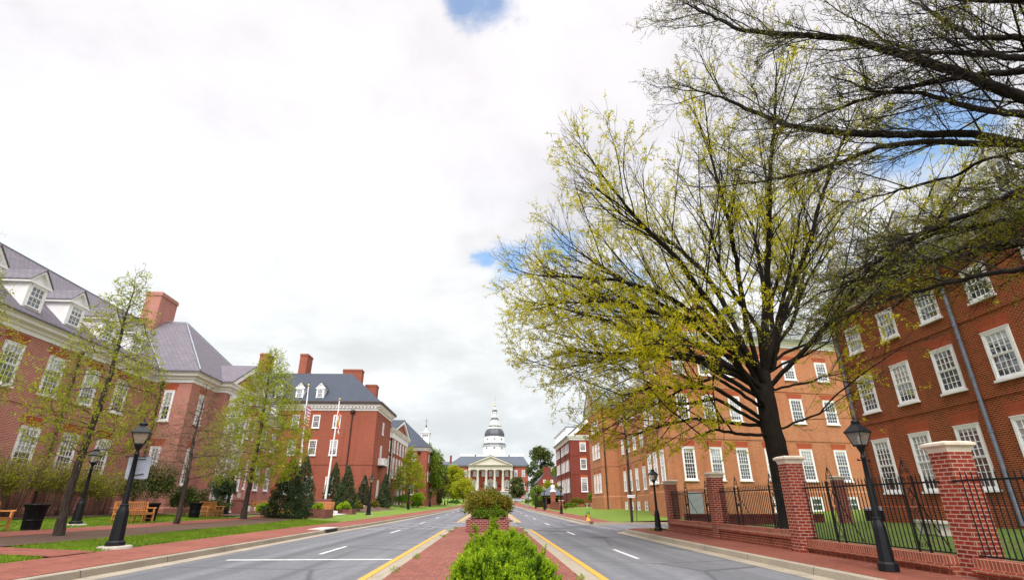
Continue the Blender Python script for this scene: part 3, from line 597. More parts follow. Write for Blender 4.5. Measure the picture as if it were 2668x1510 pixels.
# ---------------------------------------------------------------- near brick building on the right (behind the iron fence)
N = thing('brick_building', 'dark red brick building with grey downpipes behind the iron fence on the right', 'building', (20, 20, 0), R(268))
m = MB(); m.prism([(-9.0, 0), (16, 0), (16, 12), (-9.0, 12)], -.2, 11.8, False); m.xprism([(0, 11.8), (12, 11.8), (6, 17.6)], 0, -9.0, -8.7); m.build('wall', BRICK_A, N)
m = MB()
for z in (5.28, 8.5): m.sweep([(-9, 12), (-9.0, 0), (16, 0)], [(0, z), (.04, z), (.04, z + .25), (0, z + .25)])
m.sweep([(-9, 12), (-9.0, 0), (16, 0)], [(0, -.2), (.07, -.2), (.07, 1.2), (0, 1.28)]); m.build('string_course', BRICK_A, N)
cornice(N, [(-9, 0), (16, 0)], 11.55, 1., .9)
m = MB(); m.slab([(-9.3, -.6, 12.2), (16, -.6, 12.2), (16, 6, 18.0), (-9.3, 6, 18.0)], .15); m.slab([(16, 12.6, 12.2), (-9.3, 12.6, 12.2), (-9.3, 6, 18.0), (16, 6, 18.0)], .15); m.build('roof', SLATE_A, N)
for i in range(-2, 6):
    x = -7.1 + 2.735 * i + (0 if i < 3 else .02)
    if x < -8: continue
    window(N, x, 0, 1.88, -90, 1.26, 2.55, 4, 4, 4); window(N, x, 0, 5.86, -90, 1.24, 1.9, 4, 3, 3); window(N, x, 0, 9.1, -90, 1.14, 1.4, 4, 2, 2, False, True); dormer(N, x, -.05, 12.6, -90, 1.25, 1.5, 2.4, .72, 3, SLATE_A)
pipe(N, -8.5, -.14, 1.35, 11.5, .075, PIPEM); pipe(N, -.42, -.14, .6, 11.5, .075, PIPEM); pipe(N, 7.7, -.14, .6, 11.5, .075, PIPEM)
m = MB(); m.box(2.2, 5.2, -1.3, -.1, .3, 1.05); m.box(2.1, 5.3, -1.4, -.1, 1.05, 1.2); m.build('cellar_steps', STONE, N)

# ---------------------------------------------------------------- gabled orange brick building beyond the side street
f_ = Vector((math.sin(R(79.5)), math.cos(R(79.5)))); Lc = Vector((14.16, 43.3)); K = lambda z: 1.4 + (z - 1.4) * 1.62
G_ = thing('brick_building', 'orange brick building with gable and oval window behind the large spreading tree', 'building')
P = lambda u: tuple(Lc + f_ * u)
E0 = P(24)
FPG = [P(0), E0, (E0[0] + 2, 62), (26, 90), (16.3, 89), (16.3, 79.4), (18.7, 79.4), (18.3, 49.6), (14.38, 49.5)]
m = MB(); m.prism(FPG, -.3, 15.0, False)
nn = Vector((f_.y, -f_.x))
def onf(u, z, o=0.): return (*(Lc + f_ * u + nn * o), z)
a0, a1, a2 = onf(0, 15.2), onf(9.1, 15.2), onf(4.55, 18.9); bk = [tuple(Vector(q) - Vector((nn.x, nn.y, 0)) * .4) for q in (a0, a1, a2)]
m.add([a0, a1, a2] + bk, [(0, 1, 2), (5, 4, 3), (0, 3, 4, 1)])
m.xprism([(79.4, 15), (89, 15), (84.2, 18.3)], 0, 16.3, 16.7); m.build('wall', BRICK_O, G_)
m = MB(); pg = [(16.3, 89), (16.3, 79.4), (18.7, 79.4), (18.3, 49.6), (14.38, 49.5), P(0), E0]
for z in (6.35, 10.6): m.sweep(pg, [(0, z), (.05, z), (.05, z + .3), (0, z + .3)])
m.sweep(pg, [(0, -.3), (.08, -.3), (.08, 2.2), (0, 2.3)]); m.build('string_course', BRICK_O, G_)
cornice(G_, pg, 14.75, 1.0, 1.0)
m = MB()
def tri(p, q, r_, s_=None, t=.18): m.slab([p, q, r_] + ([s_] if s_ else []), t)
back = lambda q, d_: (q[0] - nn.x * d_, q[1] - nn.y * d_, q[2])
for u0 in (-.5, 9.6):
    q = [onf(u0, 15.45, .5), onf(4.55, 19.45, .5), back(onf(4.55, 19.45), 12), back(onf(u0, 15.45), 12)]; m.slab(q if u0 < 0 else q[::-1], .2)
m.slab([onf(9.0, 15.5, .6), onf(24.5, 15.5, .6), back(onf(24.5, 20.5), 6), back(onf(6.5, 20.5), 6)], .2); m.slab([back(onf(24.5, 20.5), 6), back(onf(24.5, 15.5), 13), back(onf(6.5, 15.5), 13), back(onf(6.5, 20.5), 6)], .2)
m.slab([(18.0, 49, 15.5), (24, 49, 20.4), (24, 80, 20.4), (18.2, 80, 15.5)][::-1], .2); m.slab([(30, 49, 15.5), (24, 49, 20.4), (24, 80, 20.4), (30, 80, 15.5)], .2)
m.slab([(15.6, 78.7, 15.2), (15.6, 84.2, 19.0), (26, 84.2, 19.0), (26, 78.7, 15.2)][::-1], .2); m.slab([(15.6, 89.7, 15.2), (26, 89.7, 15.2), (26, 84.2, 19.0), (15.6, 84.2, 19.0)][::-1], .2)
m.build('roof', SLATE_A, G_)
m = MB()
for u0, u1 in ((-.3, .9), (9.4, 8.2)):
    q = [onf(u0, 15.5, .4), onf(4.55, 19.3, .4), onf(4.55, 18.55, .4), onf(u1, 15.55, .4)]; w_ = [back(p, .4) for p in q]; m.add(q + w_, [(0, 1, 2, 3), (7, 6, 5, 4), (0, 4, 5, 1), (1, 5, 6, 2), (2, 6, 7, 3), (3, 7, 4, 0)])
for s in (-1, 1): MB().xprism([(84.2 + s * 5.3, 15.3), (84.2, 18.85), (84.2, 18.2), (84.2 + s * 4.2, 15.3)], 0, 15.75, 16.35).build('raking_cornice', WHITE, G_)
m.build('raking_cornice', WHITE, G_)
ang = math.degrees(math.atan2(nn.y, nn.x))
for u in (2.0, 4.5, 7.0, 9.75, 13.25, 16.75, 20):
    w_ = 1.13 if u < 12 else 1.28; p = Lc + f_ * u
    window(G_, p.x, p.y, 3.1, ang, w_, 2.55, 4, 4, 4); window(G_, p.x, p.y, 7.88, ang, w_, 2.1, 4, 3, 3); window(G_, p.x, p.y, 11.75, ang, w_ * .97, 1.75, 4, 3, 3)
    if u > 9: window(G_, p.x + nn.x * .085, p.y + nn.y * .085, .72, ang, 1.2, 1.1, 3, 1, 1, False, True)
for u in (10.2, 13.6, 17.2):
    p = Lc + f_ * u - nn * .6; dormer(G_, p.x, p.y, 16.0, ang, 1.5, 1.7, 3, .8, 3, SLATE_A)
p = Lc + f_ * 4.55 + nn * .02; m = MB(); m.lathe([(.82, -.06), (.82, .05), (.62, .05), (.62, -.02)], 20)
for q in (-.3, 0, .3): m.box(q - .02, q + .02, -.6, .6, -.01, .03); m.box(-.6, .6, q - .02, q + .02, -.01, .03)
o = m.build('oval_window', WHITE, G_, (p.x, p.y, 16.9)); o.rotation_euler = (R(90), 0, R(ang) + math.pi / 2); o.scale = (.95, 1.1, 1)
o2 = MB().lathe([(.64, -.02), (.64, 0)], 20).build('pane', GLASS, o)
p = Lc + f_ * 2.05; m = MB(); m.box(-.62, .62, -.14, .02, 0, 2.1); m.box(-.02, .02, -.16, -.13, 0, 2.05); m.build('door', plain('grey_door', (.45, .49, .52), .5, .08), G_, (p.x, p.y, .1), R(ang) + math.pi / 2)
for y, x in ((44.5, 14.2), (46.7, 14.28), (48.7, 14.35)):
    for z, h, r in ((2.95, 2.5, 4), (7.9, 2.0, 3), (11.7, 1.75, 3)): window(G_, x, y, z, 178, 1.05, h, 4, r, r)
for y in (65.4, 69, 72.4, 75.7):
    x = 18.3 + (y - 49.6) * .0134
    for z, h, r in ((2.9, 2.55, 4), (7.75, 1.95, 3), (11.7, 1.75, 3)): window(G_, x, y, z, 180, 1.2, h, 4, r, r)
    window(G_, x - .085, y, .5, 180, 1.1, 1.0, 3, 1, 1, False)
for y in (81.3, 83.4, 85.6):
    for z, h, r in ((2.8, 2.6, 4), (7.65, 2.1, 3), (11.6, 1.6, 3)): window(G_, 16.3, y, z, 180, 1.15, h, 4, r, r)
pipe(G_, 16.75, 79.27, .5, 14.3, .10, BROWNM, .3)

# ---------------------------------------------------------------- dark brick building further along, row of white dormers
Ff = thing('brick_building', 'dark red brick building with a row of white dormers, beyond the gabled orange one', 'building')
m = MB(); m.prism([(16.05, 110), (30, 110), (30, 134), (16.05, 134)], .4, 13.5, False); m.xprism([(16.2, 13.5), (29.8, 13.5), (23, 19.4)], 1, 110.02, 110.4); m.build('wall', BRICK_F, Ff)
m = MB()
for z in (6.75, 10.3): m.sweep([(16.05, 134), (16.05, 110), (30, 110)], [(0, z), (.05, z), (.05, z + .2), (0, z + .2)])
m.build('string_course', BRICK_F, Ff)
cornice(Ff, [(16.05, 134), (16.05, 110), (30, 110)], 13.4, 1., 1.2)
m = MB(); m.slab([(15.4, 109.6, 14.2), (23, 109.6, 20.6), (23, 134.4, 20.6), (15.4, 134.4, 14.2)][::-1], .25); m.slab([(30.6, 109.6, 14.2), (23, 109.6, 20.6), (23, 134.4, 20.6), (30.6, 134.4, 14.2)], .25); m.build('roof', SLATE_S, Ff)
m = MB(); m.xprism([(15.9, 14.25), (23, 20.3), (23, 19.4), (16.9, 14.25)], 1, 109.55, 110.05); m.xprism([(30.1, 14.25), (23, 20.3), (23, 19.4), (29.1, 14.25)], 1, 109.55, 110.05); m.build('raking_cornice', WHITE, Ff)
for y in np.arange(112.3, 133, 2.85):
    m = MB(); m.box(15.75, 20.5, y - .75, y + .75, 14.2, 16.2); o = m.build('dormer', WHITE, Ff); MB().box(15.6, 20.7, y - .9, y + .9, 16.2, 16.42).build('dormer_roof', GREYM, o); window(o, 15.75, y, 14.5, 180, .9, 1.5, 3, 2, 2, False)
for x in (18.75, 22.6, 26.4):
    window(Ff, x, 110, 11.2, -90, 1.25, 1.7); window(Ff, x, 110, 7.68, -90, 1.28, 2.05); window(Ff, x, 110, 3.45, -90, 1.3, 2.65, 5, 4, 4)
for y in np.arange(111.4, 133, 2.27):
    window(Ff, 16.05, y, 11.1, 180, .95, 1.7); window(Ff, 16.05, y, 7.5, 180, .95, 2.05); window(Ff, 16.05, y, 3.4, 180, .95, 2.6, 4, 4, 4)
for y in (110.25, 116.5, 124.5): pipe(Ff, 15.92, y, 1, 13.2, .08, BROWNM)

Sm = thing('brick_cottage', 'small red brick gabled cottage with one chimney beside the tall dark magnolia', 'house')
m = MB(); m.prism([(16, 190), (23.2, 190), (23.2, 202), (16, 202)], .6, 7.9, False); m.xprism([(16, 7.9), (23.2, 7.9), (20.6, 10.9), (18.4, 10.9)], 1, 190, 190.4); m.build('wall', BRICK_F, Sm)
chimney(Sm, 18.25, 20.7, 190.02, 191.6, 9.5, 13.0, BRICK_F)
m = MB(); m.slab([(15.6, 189.9, 7.7), (19.6, 189.9, 11.6), (19.6, 202, 11.6), (15.6, 202, 7.7)][::-1], .2); m.slab([(23.6, 189.9, 7.7), (19.6, 189.9, 11.6), (19.6, 202, 11.6), (23.6, 202, 7.7)], .2); m.box(23.2, 29, 196, 204, 8.9, 10.5); m.build('roof', SLATE_S, Sm)
window(Sm, 18.5, 190, 7.95, -90, .85, .8, 2, 1, 1, False); window(Sm, 21.05, 190, 7.95, -90, .85, .8, 2, 1, 1, False); window(Sm, 18.15, 190, 4.66, -90, 1.0, 1.65, 3, 2, 2, False)
m = MB(); m.box(15.7, 16.0, 191, 193, 5.0, 7.0); m.build('porch_column', WHITE, Sm)

# ---------------------------------------------------------------- domed state house closing the street
H = thing('state_house', 'brick state house with white tiered dome and columned portico at the street end', 'building', (0, 290, 0))
q_ = 1.16; Q = lambda z: 1.4 + (z - 1.4) * q_; X = lambda x: x * q_
m = MB(); m.box(X(-19.9), X(17.3), 7, 40, 3, Q(17.2)); m.build('wall', plain('far_brick', (.33, .075, .05), .85, .12, 1.5), H)
m = MB(); m.box(X(-10.9), X(10.3), -1, 7, 1.6, Q(5.9)); m.box(X(-20.1), X(17.5), 6.8, 7.3, 1.6, Q(5.9)); m.build('stone_basement', STONE_G, H)
m = MB(); m.box(X(-10.9), X(10.3), -1.2, 7.2, Q(5.9), Q(6.3)); m.box(X(-10.4), X(9.8), -.5, 7, Q(15.4), Q(17.1)); m.box(X(-10.9), X(10.3), -1.1, 7, Q(17.0), Q(17.5))
m.xprism([(X(-10.3), Q(17.5)), (X(9.7), Q(17.5)), (X(-.3), Q(21.1))], 1, -.3, 7)
for s in (-1, 1): m.xprism([(X(-.3 + s * 10.7), Q(17.5)), (X(-.3), Q(21.7)), (X(-.3), Q(20.95)), (X(-.3 + s * 9.2), Q(17.5))], 1, -1.1, .2)
m.build('portico', STONE, H)
for x in (-9.9, -6.1, -2.2, 1.6, 5.4, 9.25):
    m = MB(); r = .58 * q_; m.box(X(x) - r * 1.25, X(x) + r * 1.25, -r * 1.25, r * 1.25, Q(6.3), Q(6.7)); m.lathe([(r * 1.1, Q(6.7)), (r, Q(7.0)), (r * .98, Q(10)), (r * .84, Q(14.6)), (r * 1.0, Q(14.8)), (r * 1.15, Q(15.1))], 12); m.box(-r * 1.2, r * 1.2, -r * 1.2, r * 1.2, Q(15.1), Q(15.4))
    m.v = [(v[0] + (X(x) if abs(v[0]) < 1.2 and i >= 8 else 0), v[1], v[2]) for i, v in enumerate(m.v)]; m.build('column', STONE, H)
m = MB()
for i in range(42): x = X(-10.6 + i * .5); m.box(x, x + .22, -1.45, -1.1, Q(17.15), Q(17.4))
for i in range(44):
    for x0 in (-19.9, 10.4):
        if i < (19 if x0 < 0 else 14): x = X(x0 + i * .5); m.box(x, x + .22, 6.5, 6.8, Q(17.0), Q(17.3))
MB_ = m; m.box(X(-10.8), X(10.3), -1.42, -1.12, Q(17.38), Q(17.42)); m.box(X(-19.9), X(17.4), 6.52, 6.78, Q(17.28), Q(17.32)); m.build('bracket_course', plain('weathered_stone', (.36, .31, .25), .85, .3, 2.), H)
m = MB(); m.box(X(-20.2), X(17.6), 6.5, 40, Q(17.2), Q(17.6)); m.build('cornice', STONE, H)
m = MB(); m.slab([(X(-20.4), 6.2, Q(17.65)), (X(17.8), 6.2, Q(17.65)), (X(15.3), 12, Q(21.6) + .5), (X(-14.5), 12, Q(21.6) + .5)], .3); m.slab([(X(17.8), 6.2, Q(17.65)), (X(17.8), 41, Q(17.65)), (X(15.3), 20, Q(21.6) + .5), (X(15.3), 12, Q(21.6) + .5)], .3); m.slab([(X(-20.4), 41, Q(17.65)), (X(-20.4), 6.2, Q(17.65)), (X(-14.5), 12, Q(21.6) + .5), (X(-14.5), 20, Q(21.6) + .5)], .3)
m.slab([(X(-14.5), 12, Q(21.6) + .5), (X(15.3), 12, Q(21.6) + .5), (X(15.3), 32, Q(21.6) + .5), (X(-14.5), 32, Q(21.6) + .5)], .3); m.box(X(-25), X(-19), 22, 40, 4, Q(19)); m.slab([(X(-26), 20, Q(18.5)), (X(-18), 20, Q(18.5)), (X(-18), 30, Q(20.6)), (X(-26), 30, Q(20.6))], .3)
for s in (-1, 1): m.slab([(X(-.3 + s * 10.9), -1.2, Q(17.55)), (X(-.3), -1.2, Q(21.85)), (X(-.3), 12, Q(21.85)), (X(-.3 + s * 10.9), 8, Q(17.55))][::-s], .25)
m.build('roof', SLATE_S, H)
chimney(H, X(-20.4), X(-19.5), 20, 21.2, Q(18), Q(22.9), BRICK_F)
m = MB(); zb = Q(21.6) + .5
for x0, x1, hi in ((-14.6, -7.7, 1.25), (8.5, 15.3, 1.25), (-7.7, 8.5, .8)):
    m.box(X(x0), X(x1), 12.0, 12.2, zb + hi - .25, zb + hi); m.box(X(x0), X(x1), 12.0, 12.2, zb, zb + .2)
    for x in np.arange(X(x0), X(x1), .45): m.box(x, x + .2, 12.03, 12.17, zb + .2, zb + hi - .25)
    for x in np.arange(X(x0), X(x1) + .2, (X(x1) - X(x0)) / 3): m.box(x - .25, x + .25, 11.9, 12.3, zb, zb + hi + .3)
m.build('balustrade', WHITE, H)
D = (X(1.36), 20); j = lambda r: r * q_ * 1.09
dz = lambda z: Q(z) + (Q(z) - 1.4) * 20 / 290
m = MB(); m.lathe([(j(5.25), dz(20.5)), (j(5.2), dz(25.3)), (j(5.75), dz(25.7)), (j(5.75), dz(25.95))], 8, D, False, R(22.5)); m.lathe([(j(5.0), dz(26.85)), (j(4.85), dz(27.1)), (j(4.8), dz(29.9)), (j(4.95), dz(29.95))], 8, D, False, R(22.5))
m.lathe([(j(3.3), dz(33.3)), (j(3.45), dz(33.7)), (j(3.35), dz(33.9)), (j(2.2), dz(34))], 8, D, False, R(22.5)); m.lathe([(j(2.05), dz(33.9)), (j(2.0), dz(37.4)), (j(2.25), dz(37.55)), (j(2.25), dz(37.7))], 8, D, False, R(22.5))
for a_ in range(24): t_ = 2 * math.pi * a_ / 24; m.cyl((D[0] + j(3.2) * math.cos(t_), D[1] + j(3.2) * math.sin(t_), dz(33.8)), (D[0] + j(3.2) * math.cos(t_), D[1] + j(3.2) * math.sin(t_), dz(35.0)), .07, n=4)
m.lathe([(j(3.25), dz(34.9)), (j(3.25), dz(35.05)), (j(3.1), dz(35.05)), (j(3.1), dz(34.9))], 16, D)
for a_ in range(8): t_ = R(45 * a_ + 22.5); m.cyl((D[0] + j(1.3) * math.cos(t_), D[1] + j(1.3) * math.sin(t_), dz(38.6)), (D[0] + j(1.3) * math.cos(t_), D[1] + j(1.3) * math.sin(t_), dz(41.1)), .22, n=6)
m.lathe([(j(.95), dz(38.6)), (j(.95), dz(41))], 8, D, False); m.lathe([(j(1.45), dz(40.9)), (j(1.5), dz(41.2)), (j(1.3), dz(41.3))], 8, D, False, R(22.5)); m.lathe([(j(.25), dz(42.4)), (j(.12), dz(43.9))], 8, D); m.build('drum', WHITE, H)
MB().lathe([(j(5.8), dz(25.9)), (j(5.4), dz(26.3)), (j(5.05), dz(26.9))], 8, D, False, R(22.5)).build('skirt_roof', DOME, H); m = MB(); m.lathe([(j(4.95), dz(29.9)), (j(4.85), dz(31)), (j(4.4), dz(32.2)), (j(3.7), dz(33.1)), (j(3.2), dz(33.45))], 8, D, False, R(22.5)); m.build('dome', DOME, H); MB().lathe([(j(2.3), dz(37.65)), (j(1.9), dz(38.0)), (j(1.45), dz(38.7))], 8, D, False, R(22.5)).build('skirt_roof', DOME, H); m = MB(); m.lathe([(j(1.4), dz(41.2)), (j(1.3), dz(41.8)), (j(.9), dz(42.3)), (j(.2), dz(42.6))], 8, D, True, R(22.5)); m.build('lantern_dome', DOME, H)
m = MB(); m.lathe([(.05, dz(43.8)), (.42, dz(44.2)), (.45, dz(44.5)), (.1, dz(45))], 10, D); m.build('finial', GOLD, H); MB().cyl((D[0], D[1], dz(44.8)), (D[0], D[1], dz(49.5)), .1, .05, n=5).build('lightning_rod', GREYM, H)
m = MB(); m.poly((D[0] + .05, D[1], dz(48.6)), (D[0] + .9, D[1] + .1, dz(48.5)), (D[0] + .85, D[1] - .1, dz(46.9)), (D[0] + .05, D[1], dz(47))); m.build('flag', plain('faded_flag', (.55, .40, .40), .8, .3, 2.), H)
for a_ in (-45, 0, 45):
    t_ = R(a_ - 90); rr = j(5.2) * math.cos(R(22.5)) * 1.0
    window(H, D[0] + rr * math.cos(t_), D[1] + rr * math.sin(t_) , dz(23), a_ - 90, 1.5, 2.6, 3, 2, 2, False, True)
    r2 = j(4.83) * math.cos(R(22.5)) + .05; m = MB(); m.lathe([(.85, -.05), (.85, .08), (.6, .08), (.6, 0)], 14); o = m.build('oval_window', WHITE, H, (D[0] + r2 * math.cos(t_), D[1] + r2 * math.sin(t_), dz(28.6))); o.rotation_euler = (R(90), 0, R(a_)); o.scale = (1.1, .72, 1); MB().lathe([(.62, .0), (.62, .03)], 14).build('pane', GLASS_D, o)
    r3 = j(2.02) * math.cos(R(22.5)); window(H, D[0] + r3 * math.cos(t_), D[1] + r3 * math.sin(t_), dz(36.), a_ - 90, .8, .9, 2, 1, 1, False, True, cas=.08)
for x in (11.55, 15.1, -11.9, -15.4, -18.6): window(H, X(x), 7, Q(12.7), -90, 1.75, 3.35, 4, 4, 4, False); window(H, X(x), 7, Q(6.9), -90, 1.85, 3.6, 4, 4, 4, False)
for x in (-7.7, -3.7, -.25, 2.9, 7.3): window(H, X(x), 7, Q(12.85), -90, 1.7, 2.75, 4, 3, 3, False, True, cas=.2)
for x in (-7.8, 7.3):
    window(H, X(x), 6.9, Q(7.1), -90, 1.9, 3.5, 4, 4, 4, False, cas=.24); m = MB(); m.box(X(x) - 1.25, X(x) - .95, 6.6, 7, Q(6.4), Q(10.3)); m.box(X(x) + .95, X(x) + 1.25, 6.6, 7, Q(6.4), Q(10.3)); m.box(X(x) - 1.5, X(x) + 1.5, 6.4, 7, Q(10.2), Q(10.6)); m.xprism([(X(x) - 1.6, Q(10.6)), (X(x) + 1.6, Q(10.6)), (X(x), Q(11.6))], 1, 6.4, 7); m.build('window_pediment', STONE, H)
m = MB(); x = X(-.25); m.box(x - 2.2, x - 1.2, 6.3, 7, Q(6.3), Q(10)); m.box(x + 1.2, x + 2.2, 6.3, 7, Q(6.3), Q(10)); m.box(x - 3.6, x + 3.6, 6.5, 7, Q(10), Q(10.5)); m.box(x - 2.0, x + 2.0, 6.2, 7, Q(10.4), Q(10.8)); m.xprism([(x - 2.2, Q(10.8)), (x + 2.2, Q(10.8)), (x, Q(12))], 1, 6.2, 7); m.box(x - 3.5, x - 3.0, 6.5, 7, Q(6.3), Q(10)); m.box(x + 3.0, x + 3.5, 6.5, 7, Q(6.3), Q(10)); m.build('door_surround', STONE, H)
m = MB(); m.box(x - 1.1, x + 1.1, 6.7, 6.95, Q(6.3), Q(9)); m.build('door', plain('pale_blue_door', (.42, .50, .62), .5, .08), H); MB().box(x - 1.15, x + 1.15, 6.7, 6.95, Q(9), Q(9.8)).build('transom', GLASS_D, H)
m = MB()
for xx in (-4.2, 4.0): m.lathe([(.1, Q(8)), (.35, Q(8.4)), (.4, Q(9)), (.1, Q(9.3))], 8, (X(xx), 6.5))
m.build('wall_lantern', BLACK, H)
m = MB(); m.lathe([(1.0, 0), (1.0, .1)], 16); m.box(-1, 1, -2.5, 0, 0, .1); o = m.build('basement_arch', GLASS_D, H, (X(7.4), -1.0, Q(3.9))); o.rotation_euler = (R(90), 0, 0)
# ---------------------------------------------------------------- street lamps
def make_lamp(label, loc, scale, rz, foot, group):
    t = thing('street_lamp', label, 'street lamp', loc, rz, group); t.scale = (scale,) * 3
    if foot: MB().lathe([(.44, -.1), (.44, .04), (.40, .06)], 16).build('footing', CONC, t)
    o8 = R(22.5)
    m = MB(); m.lathe([(.26, .0), (.26, .14), (.22, .17), (.195, .18), (.165, .78), (.155, .84), (.115, .95), (.125, .955), (.125, .985), (.10, 1.0)], 8, smooth=False, rot=o8); m.build('pedestal', BLACK, t)
    m = MB(); m.lathe([(.085, .98), (.075, 1.6), (.058, 2.16), (.075, 2.17), (.075, 2.2), (.055, 2.22), (.05, 2.30), (.07, 2.32), (.115, 2.40), (.12, 2.44)], 10); m.build('post', BLACK, t)
    m = MB(); m.cyl((-.24, 0, 2.13), (.24, 0, 2.13), .013, n=6);
    for s in (-1, 1): m.cyl((s * .24 - .02, 0, 2.13), (s * .24 + .02, 0, 2.13), .022, n=6)
    m.build('ladder_rest', BLACK, t)
    lo, hi = .125, .235; z0, z1 = 2.44, 2.72; o4 = R(45); f = math.sqrt(2)
    m = MB()
    for i in range(4):
        a = o4 + i * math.pi / 2; m.cyl((lo * f * math.cos(a), lo * f * math.sin(a), z0), (hi * f * math.cos(a), hi * f * math.sin(a), z1), .013, n=4)
    m.lathe([(lo * f + .02, z0 - .02), (lo * f + .02, z0 + .015)], 4, smooth=False, rot=o4); m.build('lantern_frame', BLACK, t)
    for i in range(4):
        a = i * math.pi / 2; m = MB(); c, s = math.cos(a), math.sin(a); q = [(lo, -lo + .012, z0 + .015), (lo, lo - .012, z0 + .015), (hi, hi - .012, z1), (hi, -hi + .012, z1)]
        m.poly(*[(x * c - y * s, x * s + y * c, z) for x, y, z in q]); m.build('lantern_pane', LAMPPANE, t)
    m = MB(); m.lathe([(.04, 2.45), (.045, 2.56), (.035, 2.62), (.01, 2.66)], 8); m.build('bulb', LAMPGL, t)
    m = MB(); m.lathe([(hi * f + .035, z1 - .015), (hi * f + .035, z1 + .012), (.14, z1 + .17), (.135, z1 + .19)], 4, smooth=False, rot=o4); m.lathe([(.085, z1 + .18), (.125, z1 + .215), (.115, z1 + .245), (.06, z1 + .275), (.022, z1 + .29), (.03, z1 + .31), (.015, z1 + .345), (.004, z1 + .375)], 10); m.build('lantern_roof', BLACK, t)
    return t
def glasspane():
    m = M('lantern_glass'); tr = m.n('ShaderNodeBsdfTransparent', {'Color': (.95, .93, .9, 1)}); gl = m.n('ShaderNodeBsdfGlossy', {'Roughness': .05}); m.set(Base_Color=(.7, .66, .62, 1), Roughness=.2)
    a = m.n('ShaderNodeMixShader', {0: .22, 1: tr.outputs[0], 2: m.b.outputs[0]}); f = m.n('ShaderNodeFresnel', {'IOR': 1.5}); x = m.n('ShaderNodeMixShader', {0: f.outputs[0], 1: a.outputs[0], 2: gl.outputs[0]}); m.t.links.new(x.outputs[0], m.o.inputs[0]); return m.m
LAMPPANE = glasspane()
GL = 'old fashioned lamps along the street'
l0 = make_lamp('black lantern lamp post with grey sign plate on it, at the left lawn edge', (-10.34, 16.25, .24), 1.13, R(28), True, GL); l0.scale = (.95, .95, 1.13); l0.rotation_euler = (0, R(-1.2), R(28))
lamps_left = [((-17.42, 24.47, .52), 1.03, 'black lamp post half hidden behind the nearest young street tree'), ((-11.26, 52.3, .28), 1.17, 'black lamp post on the grass before the two flagpoles'),
    ((-15.83, 69.4, 1.05), 1.03, 'black lamp post among the evergreens at the hip-roofed building corner'), ((-11.72, 80.3, .36), 1.18, 'black lamp post beside the rounded lime green bushes'),
    ((-12.02, 110.8, .44), 1.22, 'black lamp post in front of the dense dark green street tree'), ((-12.07, 147.2, .54), 1.14, 'black lamp post, second farthest along the left pavement'), ((-12.5, 162.5, .57), 1.14, 'black lamp post farthest along the left pavement'), ((-19.04, 41.2, .58), 1.05, 'black lamp post rising out of holly bush by the wing')]
for loc, s, lab in lamps_left: dup(l0, lab, loc, R(random.uniform(10, 50)), (s * .9, s * .9, s))
r0 = dup(l0, 'black lantern lamp post in front of the iron fence panel, nearest on the right', (7.85, 11.2, .155), R(20), (.72, .72, .975)); r0.rotation_euler = (0, R(1.5), R(20))
lamps_right = [((8.0, 26.8, .155), .93, 'black lantern lamp post beside the last brick gate pier at the side street'), ((8.09, 64, .24), .99, 'black lamp post on the brick pavement past the hydrant'), ((8.46, 87.7, .31), 1.01, 'black lamp post in front of the slate roofed kiosk'),
    ((8.66, 107.7, .33), 1.0, 'black lamp post between the hedge and the kiosk'), ((9.06, 132.9, .33), .98, 'black lamp post beside the grey planter box'), ((18.53, 111.0, .63), 1.1, 'black lamp post before the shrubs at the dark brick building')]
for loc, s, lab in lamps_right: dup(r0, lab, loc, R(random.uniform(10, 50)), (s * .8, s * .8, s))
for o in [r0] + [q for q in sc.objects if q.get('category') == 'street lamp' and q.location.x > 0]:
    for ch in list(o.children):
        if ch.name.startswith('footing'): bpy.data.objects.remove(ch)
# sign plate strapped to the left lamp, seen from the back
sp = thing('sign_plate', 'back of a grey metal sign plate strapped to the left lamp post', 'sign', (-10.3, 16.33, 2.35), R(30)); sp.rotation_euler = (0, R(-1.2), R(34))
m = MB(); pl = []
for cx_, cz_, a_ in ((.23, .26, 0), (-.23, .26, 90), (-.23, -.26, 180), (.23, -.26, 270)):
    pl += [(cx_ + .05 * math.cos(R(a_ + t)), cz_ + .05 * math.sin(R(a_ + t))) for t in (0, 30, 60, 90)]
m.xprism(pl, 1, .1, .108); m.build('plate', GREYM, sp); m = MB(); m.cyl((-.1, .05, -.22), (.16, .08, -.17), .014, n=6); m.cyl((-.1, .05, .22), (.14, .08, .24), .014, n=6); m.build('strap', BLACK, sp)

